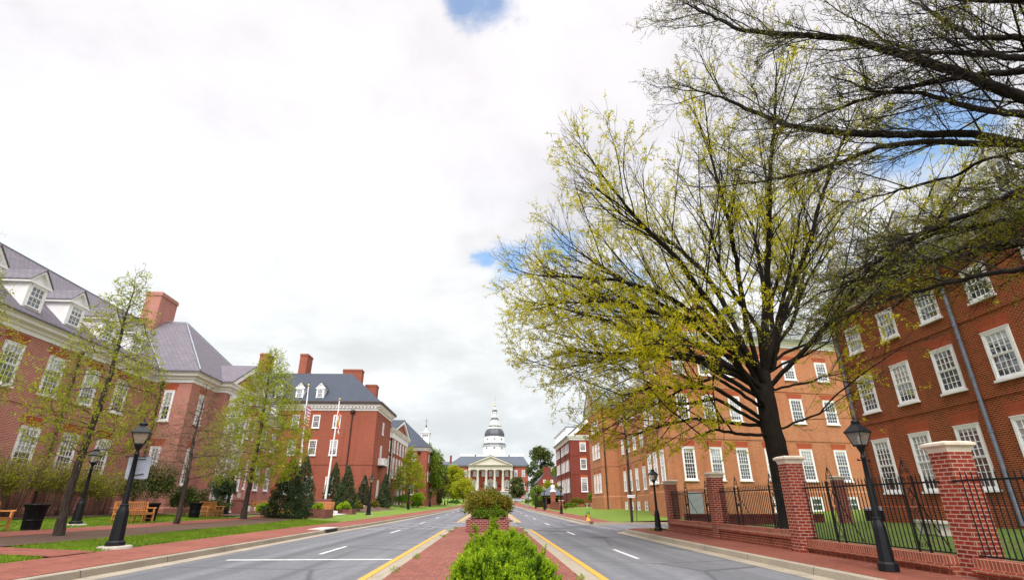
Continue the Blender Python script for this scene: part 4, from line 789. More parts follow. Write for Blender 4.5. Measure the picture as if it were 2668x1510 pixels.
# ---------------------------------------------------------------- benches, bins
def make_bench(label, loc, rz):
    t = thing('park_bench', label, 'bench', loc, rz, 'teak park benches'); Wd = .85
    for s in (-1, 1):
        x = s * (Wd - .05)
        m = MB(); m.xprism([(.24, 0), (.31, 0), (.27, .40), (.34, .92), (.28, .92), (.21, .42)], 0, x - .035, x + .035); m.build('leg', TEAK, t)
        m = MB(); m.box(x - .035, x + .035, -.30, -.235, 0, .60); m.build('leg', TEAK, t)
        m = MB(); m.xprism([(-.36, .60), (-.36, .635), (-.30, .655), (0, .64), (.27, .655), (.27, .61), (0, .60)], 0, x - .045, x + .045); m.build('armrest', TEAK, t)
        m = MB(); m.box(x - .02, x + .02, -.24, .24, .13, .17); m.box(x - .03, x + .03, -.24, .25, .33, .395); m.build('side_rail', TEAK, t)
    for x in (-.26, .26): m = MB(); m.box(x - .03, x + .03, -.29, -.235, 0, .38); m.build('leg', TEAK, t); m = MB(); m.box(x - .03, x + .03, .2, .255, 0, .38); m.build('leg', TEAK, t)
    m = MB()
    for i in range(6): m.box(-Wd + .085, Wd - .085, -.30 + i * .088, -.30 + i * .088 + .07, .395 + .004 * abs(i - 2), .42 + .004 * abs(i - 2))
    m.box(-Wd + .085, Wd - .085, -.305, -.275, .325, .39); m.build('seat', TEAK, t)
    m = MB(); a = lambda z: .24 + (z - .42) * .12
    m.xprism([(a(.85), .84), (a(.85) + .05, .84), (a(.92) + .05, .92), (a(.92), .92)], 0, -Wd + .085, Wd - .085); m.xprism([(a(.48), .47), (a(.48) + .04, .47), (a(.53) + .04, .53), (a(.53), .53)], 0, -Wd + .085, Wd - .085)
    for i in range(15): x = -Wd + .16 + i * (2 * Wd - .32) / 14; m.xprism([(a(.53) + .01, .53), (a(.53) + .03, .53), (a(.84) + .03, .84), (a(.84) + .01, .84)], 0, x - .025, x + .025)
    m.build('backrest', TEAK, t); return t
bz = lambda x, y: gz(x, y) + .01
b0 = make_bench('teak bench with one flat armrest showing, cut off by the left picture edge', (-16.75, 19.2, bz(-16.75, 19.2)), R(88))
for x, y, a_, lab in ((-17.25, 27.9, 68, 'teak bench crossed by the near left lamp post, bin behind its arm'), (-17.6, 36.1, 84, 'teak bench beside a black bin, next to the holly at the wing'),
    (-18.3, 46.6, 196, 'teak bench seen from behind, past the leaning young tree and yellow flowers'), (-19.9, 48.2, 120, 'teak bench end-on at the brick garden pier'), (-14.9, 50.6, 352, 'teak bench facing the road between two low brick planters'), (-16.6, 49.4, 60, 'teak bench half hidden behind the big holly and brick planter')):
    dup(b0, lab, (x, y, bz(x, y)), R(a_))
def make_bin(label, loc):
    t = thing('trash_can', label, 'litter bin', loc, 0, 'black slatted bins')
    m = MB(); m.lathe([(.23, .02), (.26, .55), (.30, .74), (.33, .8)], 20); m.lathe([(.27, .0), (.27, .05)], 20); m.build('liner', BLACK, t)
    m = MB()
    for i in range(26):
        a = 2 * math.pi * i / 26; c, s = math.cos(a), math.sin(a); m.tube([(c * .262, s * .262, .03), (c * .285, s * .285, .55), (c * .32, s * .32, .74), (c * .37, s * .37, .83)], .014, 4)
    m.lathe([(.36, .82), (.385, .84), (.36, .86), (.33, .84)], 20); m.lathe([(.285, .3), (.295, .3), (.295, .34), (.285, .34)], 20); m.build('slats', BLACK, t)
    return t
c0 = make_bin('black slatted bin, largest, behind the armrest of the cut-off bench', (-16.4, 20.9, bz(-16.4, 20.9)))
for x, y, lab in ((-17.3, 29.3, 'black slatted bin behind the arm of the lamp-crossed bench'), (-17.8, 34.5, 'black slatted bin standing left of the bench by the wing')): dup(c0, lab, (x, y, bz(x, y)))

# ---------------------------------------------------------------- flagpoles and flags
def flagpole(label, x, y, h, lean):
    z = gz(x, y); t = thing('flagpole', label, 'flagpole', (x, y, z), 0, 'white flagpoles'); t.rotation_euler = (0, R(lean), 0)
    MB().lathe([(.13, 0), (.12, .3), (.055, h)], 12).build('pole', WHITE, t); MB().lathe([(.02, h), (.06, h + .05), (.11, h + .12), (.11, h + .18), (.06, h + .26), (.01, h + .28)], 10).build('ball', GOLD, t); MB().lathe([(.2, -.1), (.2, .1), (.15, .14)], 12).build('base', WHITE, t); return t
def cloth(name, label, x, y, z, wd, drop, mat, folds, tilt, back):
    V = []; F = []; nu, nv = 22, 14
    for j in range(nv + 1):
        for i in range(nu + 1):
            u, v = i / nu, j / nv; g_ = u * wd
            px = g_ * .34 + .06 * math.sin(folds * u * 6.3 + v * 2); py = .17 * math.sin(folds * u * 6.3 + 1.2 * v) * (.3 + u); pz = -v * drop * (1 - .06 * u) - u * tilt
            V.append((x + back * (px + .06), y + py, z + pz))
    F = [(j * (nu + 1) + i, j * (nu + 1) + i + 1, (j + 1) * (nu + 1) + i + 1, (j + 1) * (nu + 1) + i) for j in range(nv) for i in range(nu)]
    me = bpy.data.meshes.new(name); me.from_pydata(V, [], F); uv = me.uv_layers.new(name='UVMap')
    for p in me.polygons:
        for li, vi in zip(p.loop_indices, p.vertices): uv.data[li].uv = ((vi % (nu + 1)) / nu, 1 - (vi // (nu + 1)) / nv)
    me.polygons.foreach_set('use_smooth', [True] * len(F)); me.materials.append(mat); return tag(link(bpy.data.objects.new(name, me)), label, 'flag')
def usflag():
    m = M('flag_stripes'); s = m.n('ShaderNodeSeparateXYZ', {0: m.uv()})
    st = m.n('ShaderNodeMath', {0: m.n('ShaderNodeMath', {0: s.outputs[1], 1: 6.5}, operation='MULTIPLY').outputs[0]}, operation='FRACT').outputs[0]
    k = m.mix(m.n('ShaderNodeMath', {0: st, 1: .5}, operation='LESS_THAN').outputs[0], (.78, .77, .78), (.62, .03, .05))
    a = m.n('ShaderNodeMath', {0: m.n('ShaderNodeMath', {0: s.outputs[0], 1: .4}, operation='LESS_THAN').outputs[0], 1: m.n('ShaderNodeMath', {0: s.outputs[1], 1: .46}, operation='GREATER_THAN').outputs[0]}, operation='MULTIPLY').outputs[0]
    vo = m.n('ShaderNodeTexVoronoi', {'Vector': m.n('ShaderNodeMapping', {'Vector': m.uv(), 'Scale': (26, 17, 1)}).outputs[0], 'Scale': 1., 'Randomness': 0.}); dot = m.n('ShaderNodeMath', {0: vo.outputs['Distance'], 1: .28}, operation='LESS_THAN').outputs[0]
    m.set(Base_Color=m.mix(a, k, m.mix(dot, (.03, .05, .2), (.8, .8, .8))), Roughness=.8); return m.m
def mdflag():
    m = M('flag_quarters'); s = m.n('ShaderNodeSeparateXYZ', {0: m.uv()}); u, v = s.outputs[0], s.outputs[1]
    f = lambda op, a, b: m.n('ShaderNodeMath', {0: a, 1: b}, operation=op).outputs[0]
    qx, qy = f('GREATER_THAN', u, .5), f('GREATER_THAN', v, .5); same = f('ABSOLUTE', f('SUBTRACT', f('ADD', qx, qy), 1.), 0.)
    lu, lv = f('FRACT', f('MULTIPLY', u, 2.), 0.), f('FRACT', f('MULTIPLY', v, 2.), 0.)
    chk = f('LESS_THAN', f('FRACT', f('MULTIPLY', lu, 3.), 0.), .5); dia = f('GREATER_THAN', f('SUBTRACT', lu, lv), 0.)
    by = f('ABSOLUTE', f('SUBTRACT', chk, dia), 0.); gold = m.mix(by, (.012, .012, .012), (.85, .52, .02))
    du, dv = f('ABSOLUTE', f('SUBTRACT', lu, .5), 0.), f('ABSOLUTE', f('SUBTRACT', lv, .5), 0.)
    crs = f('LESS_THAN', f('MINIMUM', du, dv), .1); half = f('ABSOLUTE', f('SUBTRACT', f('GREATER_THAN', lu, .5), f('GREATER_THAN', lv, .5)), 0.)
    rw = m.mix(f('ABSOLUTE', f('SUBTRACT', crs, half), 0.), (.66, .02, .05), (.8, .79, .8)); m.set(Base_Color=m.mix(same, gold, rw) if False else m.mix(same, rw, gold), Roughness=.8); return m.m
flagpole('white flagpole with gold ball flying the striped flag, taller of two', -19.2, 55.9, 12.0, -2.4); flagpole('white flagpole flying the yellow and black flag, beside a bench', -17.2, 58.6, 11.0, 1.0)
USF, MDF = usflag(), mdflag()
cloth('flag', 'red and white striped flag hanging limp on the taller flagpole', -19.62, 55.8, 10.95, 2.4, 2.1, USF, 2.2, .35, .55).rotation_euler = (0, 0, 0)
cloth('flag', 'yellow, black, red and white quartered flag hanging limp on flagpole', -17.05, 58.5, 11.1, 2.2, 1.7, MDF, 1.8, 1.25, .55)

# ---------------------------------------------------------------- fence: piers, low walls, iron panels
def make_pier(label, x, y, h, rz=0.):
    t = thing('brick_pier', label, 'gate pier', (x, y, .15), rz, 'brick fence piers'); s = .24
    m = MB(); m.box(-s, s, -s, s, -.1, h - .2); m.box(-s - .03, s + .03, -s - .03, s + .03, -.1, .06); m.build('shaft', BRICK_P, t)
    m = MB(); m.box(-s + .0, s - .0, -s, s, h - .2, h - .1); c_ = [(-s, -s), (s, -s), (s, s), (-s, s)]
    m.sweep(c_, [(0.0, h - .19), (.02, h - .12), (.055, h - .09), (.075, h - .075), (.075, h - .03), (.0, h)], True); m.box(-s, s, -s, s, h - .1, h + .002); m.build('cap', PINKST, t); return t
p0 = make_pier('brick pier with stone cap, biggest and nearest, right of the near lamp', 9.02, 10.3, 2.36)
dup(p0, 'brick pier with stone cap in front of the big tree trunk', (8.68, 15.5, .15)).scale = (1, 1, 1.06)
dup(p0, 'narrow shaded brick pier, second from the side street corner', (8.78, 21.3, .15)).scale = (1, 1, 1.0)
dup(p0, 'shaded brick pier at the side street corner, beside a lamp', (8.9, 27.1, .15)).scale = (1, 1, .97)
dup(p0, 'brick pier against the dark building corner, seen through the fence bars', (18.4, 28.6, .4)).scale = (1, 1, .98)
WX = 8.78
def low_wall(label, y0, y1, h):
    t = thing('low_brick_wall', label, 'low wall', (WX, y0, .15), 0, 'low walls under the fence'); L_ = y1 - y0
    MB().box(-.16, .16, 0, L_, -.1, h - .23).build('wall', BRICK_W, t)
    m = MB(); m.xprism([(-.22, h - .23), (.22, h - .23), (.22, h - .14), (-.22, h - .14)], 1, 0, L_); m.xprism([(-.235, h - .215), (-.21, h - .235), (-.2, h - .14), (-.235, h - .16)], 1, 0, L_); m.build('ledge', BRICK_W, t)
    m = MB(); m.box(-.17, .17, 0, L_, h - .14, h - .15 + .15); m.build('coping', brick('brick_header', (.36, .085, .045), (.22, .05, .03), (.45, .33, .25), bw=.075, rh=.4, ms=.010, off=0., stain=.4), t)
low_wall('low worn brick wall under the nearest fence panel, at right edge', 3.5, 10.05, .33); low_wall('low worn brick wall behind the foot of the near right lamp', 10.55, 15.25, .33)
low_wall('low brick wall under the fence panel left of the tree trunk', 15.75, 21.05, .52); low_wall('low shaded brick wall under the fence panel nearest the side street', 21.55, 26.85, .52)
IRON = BLACK
def scroll(m, c, r, z, y, turns=1.3, n=14, d=1, w_=.008):
    m.tube([(c, y + d * (r * (1 - .75 * t / (n - 1))) * math.cos(2 * math.pi * turns * t / (n - 1)), z + (r * (1 - .75 * t / (n - 1))) * math.sin(2 * math.pi * turns * t / (n - 1))) for t in range(n)], w_, 4)
def fence_panel(label, y0, y1, zb, posts):
    t = thing('iron_fence', label, 'iron fence', (WX, y0, zb), 0, 'iron fence panels'); L_ = y1 - y0; H_ = 1.80 - zb
    m = MB(); m.box(-.016, .016, -.1, L_ + .1, H_ - .035, H_); m.box(-.02, .02, 0, L_, .03, .055); m.build('rail', IRON, t)
    m = MB(); n = int(L_ / .118)
    for i in range(1, n):
        y = L_ * i / n
        if any(abs(y + y0 - p) < .17 for p in posts): continue
        m.cyl((0, y, .03), (0, y, H_ + .10), .0125, n=5); m.cyl((0, y, H_ + .10), (0, y, H_ + .17), .014, .001, n=4)
    m.build('pickets', IRON, t)
    for p in posts:
        y = p - y0; m = MB()
        for s in (-1, 1): m.box(-.018, .018, y + s * .15 - .016, y + s * .15 + .016, 0, H_ + .12 - .0); m.tube([(0, y + s * .15, H_ + .1), (0, y + s * .11, H_ + .28), (0, y + s * .02, H_ + .42)], .010, 5)
        m.cyl((0, y, H_ + .3), (0, y, H_ + .55), .012, .002, n=5); m.lathe([(0.004, H_ + .40), (.03, H_ + .43), (.004, H_ + .46)], 6, (0, y))
        for s in (-1, 1):
            scroll(m, 0, .06, H_ + .22, y + s * .07, d=s); scroll(m, 0, .05, H_ + .06, y + s * .07, d=s); scroll(m, 0, .07, H_ * .58, y + s * .06, d=s); scroll(m, 0, .06, .13, y + s * .075, d=s)
        m.tube([(0, y - .13, .12), (0, y - .03, .3), (0, y + .1, .5), (0, y + .02, .72)], .009, 4); m.tube([(0, y + .13, .12), (0, y + .03, .3), (0, y - .1, .5), (0, y - .02, .72)], .009, 4); m.tube([(0, y - .1, H_ - .05), (0, y + .08, H_ - .25), (0, y - .04, H_ - .45)], .009, 4); m.tube([(0, y + .1, H_ - .05), (0, y - .08, H_ - .25), (0, y + .04, H_ - .45)], .009, 4)
        m.cyl((.0, y, H_ - .1), (.55, y, .02), .012, n=5); m.build('scroll_post', IRON, t)
fence_panel('black iron fence panel at the right edge, past the biggest pier', 3.5, 10.05, .48, (6.2,)); fence_panel('black iron fence panel behind the near right lamp post', 10.55, 15.25, .48, (11.3, 13.95))
fence_panel('black iron fence panel between tree-trunk pier and narrow pier', 15.75, 21.05, .67, (17.0, 19.5)); fence_panel('black iron gate-side fence panel nearest the side street, pale door behind', 21.55, 26.85, .67, (22.3, 24.65))
# ---------------------------------------------------------------- right yard and pavement furniture
m = MB(); t = thing('stone_bench', 'low pale stone bench on the thin grass behind the fence', 'bench', (15.5, 19.3, .36), R(80)); MB().box(-.8, .8, -.22, .22, .38, .47).build('seat', STONE, t)
for s in (-1, 1): MB().box(s * .55 - .1, s * .55 + .1, -.17, .17, 0, .38).build('leg', STONE, t)
m = MB(); m.box(0, 7.5, -.18, .18, -.1, .55); m.box(0, 7.5, -.23, .23, .55, .65); tag(m.build('low_brick_wall', BRICK_F, None, (10.5, 30.0, .2)), 'low dark brick wall across the back of the fenced yard', 'low wall')
t = thing('utility_box', 'dark utility box with pale lid against the near right building', 'utility box', (19.3, 27.6, .55), 0); MB().box(-.3, .3, -.3, .3, 0, .5).build('body', BLACK, t); MB().xprism([(-.32, .5), (.32, .5), (.24, .68), (-.32, .58)], 1, -.32, .32).build('lid', GREYM, t)
t = thing('fire_hydrant', 'yellow fire hydrant with green top on the brick pavement', 'fire hydrant', (7.35, 42.2, .155)); YH = plain('hydrant_yellow', (.75, .42, .02), .45, .1); GH = plain('hydrant_green', (.01, .16, .04), .45, .1)
m = MB(); m.lathe([(.17, 0), (.17, .05), (.115, .07), (.11, .42), (.15, .44), (.15, .48)], 12); m.build('barrel', YH, t); m = MB(); m.lathe([(.14, .48), (.13, .56), (.09, .64), (.03, .67), (.03, .72), (.01, .73)], 12); m.build('bonnet', GH, t)
for a_ in (90, 180, 270): m = MB(); c, s = math.cos(R(a_)), math.sin(R(a_)); m.cyl((c * .09, s * .09, .34), (c * .2, s * .2, .34), .06, n=8); m.build('nozzle', BROWNM if a_ == 180 else YH, t)
t = thing('utility_pole', 'tall dark brown pole carrying the white street name sign', 'pole', (9.8, 38.8, .15)); MB().cyl((0, 0, 0), (.06, 0, 8.6), .10, .075, n=10).build('shaft', plain('creosote', (.03, .017, .012), .8, .3, 6.), t); MB().tube([(.06, 0, 8.5), (-.3, -.3, 8.75), (-1.1, -.8, 8.8)], .04, 6).build('arm', BROWNM, t)
t = thing('street_name_sign', 'small white street name sign fixed on the dark brown pole', 'sign', (9.83, 38.62, 1.82), R(-4)); MB().box(-.26, .26, -.02, .0, -.09, .09).build('plate', WHITE, t); MB().box(-.003, .003, -.03, .0, -.09, .09).build('bracket', GREYM, t)
def text(s, size, mat, parent, loc, rot=(90, 0, 0)):
    c = bpy.data.curves.new('lettering', 'FONT'); c.body = s; c.size = size; c.align_x = 'CENTER'; c.align_y = 'CENTER'; c.extrude = .002; c.materials.append(mat)
    tmp = bpy.data.objects.new('lettering_curve', c); COL.objects.link(tmp); me = bpy.data.meshes.new_from_object(tmp.evaluated_get(bpy.context.evaluated_depsgraph_get())); bpy.data.objects.remove(tmp); o = link(bpy.data.objects.new('lettering', me), parent, loc); o.rotation_euler = tuple(R(a) for a in rot); return o
text('1 BLADEN STREET', .062, plain('sign_ink', (.12, .13, .22), .6), t, (0, -.024, 0))
m = MB(); m.cyl((0, 0, 0), (.18, 0, 2.2), .022, n=6); m.cyl((.07, -.05, .85), (.07, .05, .85), .05, n=6); tag(m.build('thin_post', BROWNM, None, (10.07, 38.6, .16)), 'thin rusty iron post standing right of the sign pole', 'post')
t = thing('stop_sign', 'red octagonal stop sign on a post near the parked car', 'road sign', (8.65, 150, gz(8.65, 150))); MB().cyl((0, 0, 0), (0, 0, 2.4), .035, n=6).build('post', GREYM, t)
RED = plain('sign_red', (.62, .012, .02), .5, .05); m = MB(); m.lathe([(.38, -.01), (.38, .01)], 8, smooth=False, rot=R(22.5)); o = m.build('plate', RED, t, (0, -.05, 2.15)); o.rotation_euler = (R(90), 0, 0)
m = MB(); m.lathe([(.40, -.01), (.40, .003)], 8, smooth=False, rot=R(22.5)); o = m.build('border', WHITE, t, (0, -.04, 2.15)); o.rotation_euler = (R(90), 0, 0); text('STOP', .27, WHITE, t, (0, -.066, 2.15))
# brick gate with bird statue
t = thing('gate_pillar', 'tall brick gate pillar with wide white cap, low walls beside it', 'gate pillar', (10.55, 94.2, .3)); MB().box(-.36, .36, -.36, .36, -.2, 2.75).build('shaft', BRICK_W, t); m = MB(); m.lathe([(.42, 2.75), (.62, 2.82), (.62, 2.92), (.34, 3.2), (.25, 3.22)], 4, smooth=False, rot=R(45)); m.build('cap', WHITE, t)
m = MB(); m.lathe([(.12, 0), (.2, .1), (.24, .35), (.2, .6), (.1, .72)], 10); o = m.build('bird_statue', WHITE, None, (10.55, 94.2, 3.52)); tag(o, 'white stone bird statue with dark head perched on the gate pillar', 'statue')
m = MB(); m.lathe([(.1, .68), (.12, .78), (.09, .88), (.02, .93)], 8); m.xprism([(-.08, .84), (-.2, .78), (-.08, .76)], 0, -.03, .03); m.build('head', GREYM, o)
for s in (-1, 1): m = MB(); m.xprism([(s * .16, .1), (s * .32, .2), (s * .34, .62), (s * .2, .7)], 1, -.1, .12); m.build('wing', WHITE, o)
for y0, y1, x0, lab in ((83.0, 93.8, 10.45, 'waist-high brick wall from the gate pillar towards the lawn'), (94.6, 97.6, 10.65, 'short low brick wall beyond the gate pillar')):
    m = MB(); m.box(-.2, .2, 0, y1 - y0, -.3, 1.12 if y0 < 90 else .95); m.box(-.24, .24, 0, y1 - y0, 1.12 if y0 < 90 else .95, 1.22 if y0 < 90 else 1.05); tag(m.build('brick_wall', BRICK_W, None, (x0, y0, .3)), lab, 'wall')
t = thing('brick_pier', 'short brick pier with pale cap ending the waist-high wall', 'gate pier', (10.45, 82.7, .3)); MB().box(-.28, .28, -.28, .28, -.2, 1.35).build('shaft', BRICK_W, t); MB().box(-.36, .36, -.36, .36, 1.35, 1.46).build('cap', PINKST, t)
m = MB(); m.box(0, 8.5, -.2, .2, 0, .75); tag(m.build('low_brick_wall', BRICK_W, None, (13.2, 105.5, .4)), 'low brick wall with urns before the dark red building', 'low wall')
t = None
for x, y, lab in ((18.2, 105.0, 'pale stone urn on the low wall, left of its twin'), (19.1, 104.6, 'pale stone urn next to the orange building corner')):
    if t is None:
        t = thing('stone_urn', lab, 'urn', (x, y, .62)); t['group'] = 'stone urns'; MB().lathe([(.2, 0), (.2, .08), (.08, .14), (.08, .22), (.25, .38), (.34, .6), (.38, .62), (.36, .66)], 12).build('bowl', STONE, t)
    else: dup(t, lab, (x, y, .62))
# kiosk
t = thing('kiosk', 'small open brick kiosk with pyramid slate roof beside the gate pillar', 'kiosk', (11.35, 103, .38), R(6)); m = MB(); m.box(-1.5, 1.5, -1.5, -1.3, 0, .8); m.box(-1.5, 1.5, 1.3, 1.5, 0, 1.9); m.box(-1.5, -1.3, -1.3, 1.3, 0, .3); m.build('wall', BRICK_W, t)
for sx in (-1, 1):
    for sy in (-1, 1): MB().box(sx * 1.38 - .12, sx * 1.38 + .12, sy * 1.38 - .12, sy * 1.38 + .12, 0, 2.1).build('post', BROWNM, t)
m = MB(); m.box(-1.6, 1.6, -1.6, 1.6, 2.1, 2.28); m.build('beam', BROWNM, t); m = MB(); m.lathe([(2.75, 2.25), (2.75, 2.32), (.25, 4.0), (.2, 4.05)], 4, smooth=False, rot=R(45)); m.build('roof', SLATE_S, t); MB().box(-1.25, 1.25, .9, 1.2, .3, 1.7).build('notice_board', BLACK, t)
t = thing('planter_box', 'weathered grey wooden planter box by the far right kerb', 'planter', (8.3, 128, gz(8.3, 128))); MB().box(-.5, .5, -.5, .5, 0, .72).build('box', plain('grey_wood', (.30, .27, .22), .85, .2, 6.), t)
# silver car crossing at the far end
t = thing('parked_car', 'silver estate car seen side-on in front of the state house', 'car', (11.6, 231, gz(11.6, 231) + .03), R(-6)); SIL = plain('silver_paint', (.50, .54, .60), .3, .05, 1., metal=.5)
m = MB(); m.xprism([(-2.3, .35), (2.3, .35), (2.32, .7), (2.2, .95), (1.2, 1.02), (.55, 1.5), (-1.7, 1.55), (-2.15, 1.15), (-2.32, .9)], 1, -.88, .88); m.build('body', SIL, t)
m = MB(); m.xprism([(1.0, 1.03), (.5, 1.42), (-1.6, 1.46), (-1.95, 1.08)], 1, -.89, .89); m.build('window', GLASS_D, t)
for x in (-1.4, 1.45):
    for y in (-.85, .85): m = MB(); m.cyl((x, y - .1, .33), (x, y + .1, .33), .33, n=14); o = m.build('wheel', BLACK, t); m = MB(); m.cyl((x, y - .11, .33), (x, y + .11, .33), .2, n=10); m.build('rim', GREYM, o)
for y in (-.65, .65): MB().box(2.25, 2.33, y - .18, y + .18, .66, .82).build('headlight', WHITE, t); MB().box(-2.34, -2.25, y - .15, y + .15, .7, .95).build('taillight', RED, t)
# low brick planters, garden pier and wall on the left plaza
for x, y, wx, wy, h, lab in ((-13.0, 43.2, 1.5, 2.2, .62, 'long low brick planter right of the big holly'), (-13.3, 52.6, 1.3, 1.6, .5, 'shorter low brick planter right of the road-facing bench')):
    m = MB(); z = gz(x, y) - .1; m.prism([(x - wx / 2, y - wy / 2), (x + wx / 2, y - wy / 2), (x + wx / 2, y + wy / 2), (x - wx / 2, y + wy / 2)], z, z + h); o = m.build('brick_planter', BRICK_PL); tag(o, lab, 'planter', 'low brick planters'); m = MB(); m.box(x - wx / 2 + .15, x + wx / 2 - .15, y - wy / 2 + .15, y + wy / 2 - .15, z + h - .1, z + h + .02); m.build('soil', SOIL, o)
t = thing('brick_pier', 'squat dark brick garden pier beside the yellow flowers', 'gate pier', (-19.3, 43.7, .58)); MB().box(-.35, .35, -.35, .35, -.1, .98).build('shaft', BRICK_PL, t); MB().box(-.39, .39, -.39, .39, .98, 1.06).build('cap', BRICK_PL, t)
m = MB(); m.box(-5.5, 0, -.18, .18, -.2, .95); m.box(-5.5, 0, -.22, .22, .95, 1.05); tag(m.build('brick_wall', BRICK_PL, None, (-15.6, 55.3, .7)), 'low dark brick garden wall behind the benches on the plaza', 'wall')
# median planter
t = thing('brick_planter', 'square dark brick planter standing on the median', 'planter', (-.13, 27.6, .15))
m = MB(); m.box(-1.0, 1.0, -1.6, -1.4, -.05, .53); m.box(-1.0, 1.0, 1.4, 1.6, -.05, .53); m.box(-1.0, -.8, -1.4, 1.4, -.05, .53); m.box(.8, 1.0, -1.4, 1.4, -.05, .53); m.build('wall', BRICK_PL, t); MB().box(-.8, .8, -1.4, 1.4, .3, .42).build('soil', SOIL, t)
# ---------------------------------------------------------------- vegetation
from mathutils.noise import noise
def unit(n, rng):
    v = rng.normal(size=(n, 3)); return v / np.linalg.norm(v, axis=1, keepdims=True)
def leaf_arrays(P, size, aspect, rng, up=0., fold=False):
    """diamond leaves at P (n,3)"""
    n = len(P); u = unit(n, rng); u[:, 2] += up; u /= np.linalg.norm(u, axis=1, keepdims=True)
    v = np.cross(u, unit(n, rng)); v /= np.maximum(1e-6, np.linalg.norm(v, axis=1, keepdims=True))
    s = size * rng.uniform(.6, 1.35, (n, 1)); a = u * s * .5; b = v * s * .5 * aspect
    V = np.stack([P - a, P + b - a * .1, P + a, P - b - a * .1], 1).reshape(-1, 3); F = np.arange(4 * n).reshape(-1, 4); return V, F
def leaves(name, P, size, aspect, mat, parent, rng, up=0., stuff=False):
    V, F = leaf_arrays(np.asarray(P), size, aspect, rng, up); o = np_obj(name, V, F, mat, parent)
    return o
def sticks(p, q, r0, r1):
    """three-sided tapering sticks, vectorised"""
    p, q = np.asarray(p, float), np.asarray(q, float); n = len(p); d = q - p; d /= np.maximum(1e-6, np.linalg.norm(d, axis=1, keepdims=True))
    h = np.where(np.abs(d[:, 2:3]) > .9, [[1., 0, 0]], [[0, 0, 1.]]); u = np.cross(d, h); u /= np.linalg.norm(u, axis=1, keepdims=True); w_ = np.cross(d, u)
    r0 = np.broadcast_to(np.asarray(r0, float).reshape(-1, 1), (n, 1)); r1 = np.broadcast_to(np.asarray(r1, float).reshape(-1, 1), (n, 1)); V = []
    for c, r in ((p, r0), (q, r1)):
        for k in range(3): a = 2.094 * k; V.append(c + (u * math.cos(a) + w_ * math.sin(a)) * r)
    V = np.stack(V, 1).reshape(-1, 3); b = (np.arange(n) * 6)[:, None]
    F = np.concatenate([b + np.array([[0, 1, 4, 3]]), b + np.array([[1, 2, 5, 4]]), b + np.array([[2, 0, 3, 5]])], 0); return V, F
def grow(limbs, attr, step, di, dk, iters, rng, jit=.25, maxn=15000, mom=.45):
    """space colonisation from given limb polylines (each limb starts near an earlier node)"""
    N = []; par = []
    for pl in limbs:
        pl = [Vector(p) for p in pl]
        if not N: prev = -1
        else: prev = min(range(len(N)), key=lambda i: (N[i] - pl[0]).length)
        for a, b in zip(pl[:-1], pl[1:]):
            k = max(1, int((b - a).length / step))
            for i in range(k):
                t = i / k; q = a.lerp(b, t) + Vector(rng.normal(size=3)) * step * .07
                if prev >= 0 and (q - N[prev]).length < step * .3: continue
                N.append(q); par.append(prev); prev = len(N) - 1
        N.append(pl[-1]); par.append(prev); 
    A = np.asarray(attr, float); cnt = [0] * len(N)
    for it in range(iters):
        if len(A) == 0 or len(N) > maxn: break
        kd = kdtree.KDTree(len(N))
        for i, p in enumerate(N): kd.insert(p, i)
        kd.balance(); acc = {}; keep = np.ones(len(A), bool)
        for j in range(len(A)):
            co, i, dist = kd.find(A[j])
            if dist < dk: keep[j] = False
            elif dist < di:
                d = Vector(A[j]) - co; d.normalize()
                acc[i] = acc.get(i, Vector()) + d
        A = A[keep]
        if not acc: break
        new = 0
        for i, d in acc.items():
            if cnt[i] >= 3 or d.length < 1e-4: continue
            d.normalize(); 
            if par[i] >= 0:
                pd = (N[i] - N[par[i]]); pd.normalize(); d = d + pd * mom
            d = d + Vector(rng.normal(size=3)) * jit; d.normalize(); cnt[i] += 1
            N.append(N[i] + d * step); par.append(i); cnt.append(0); new += 1
        if not new: break
    return N, par
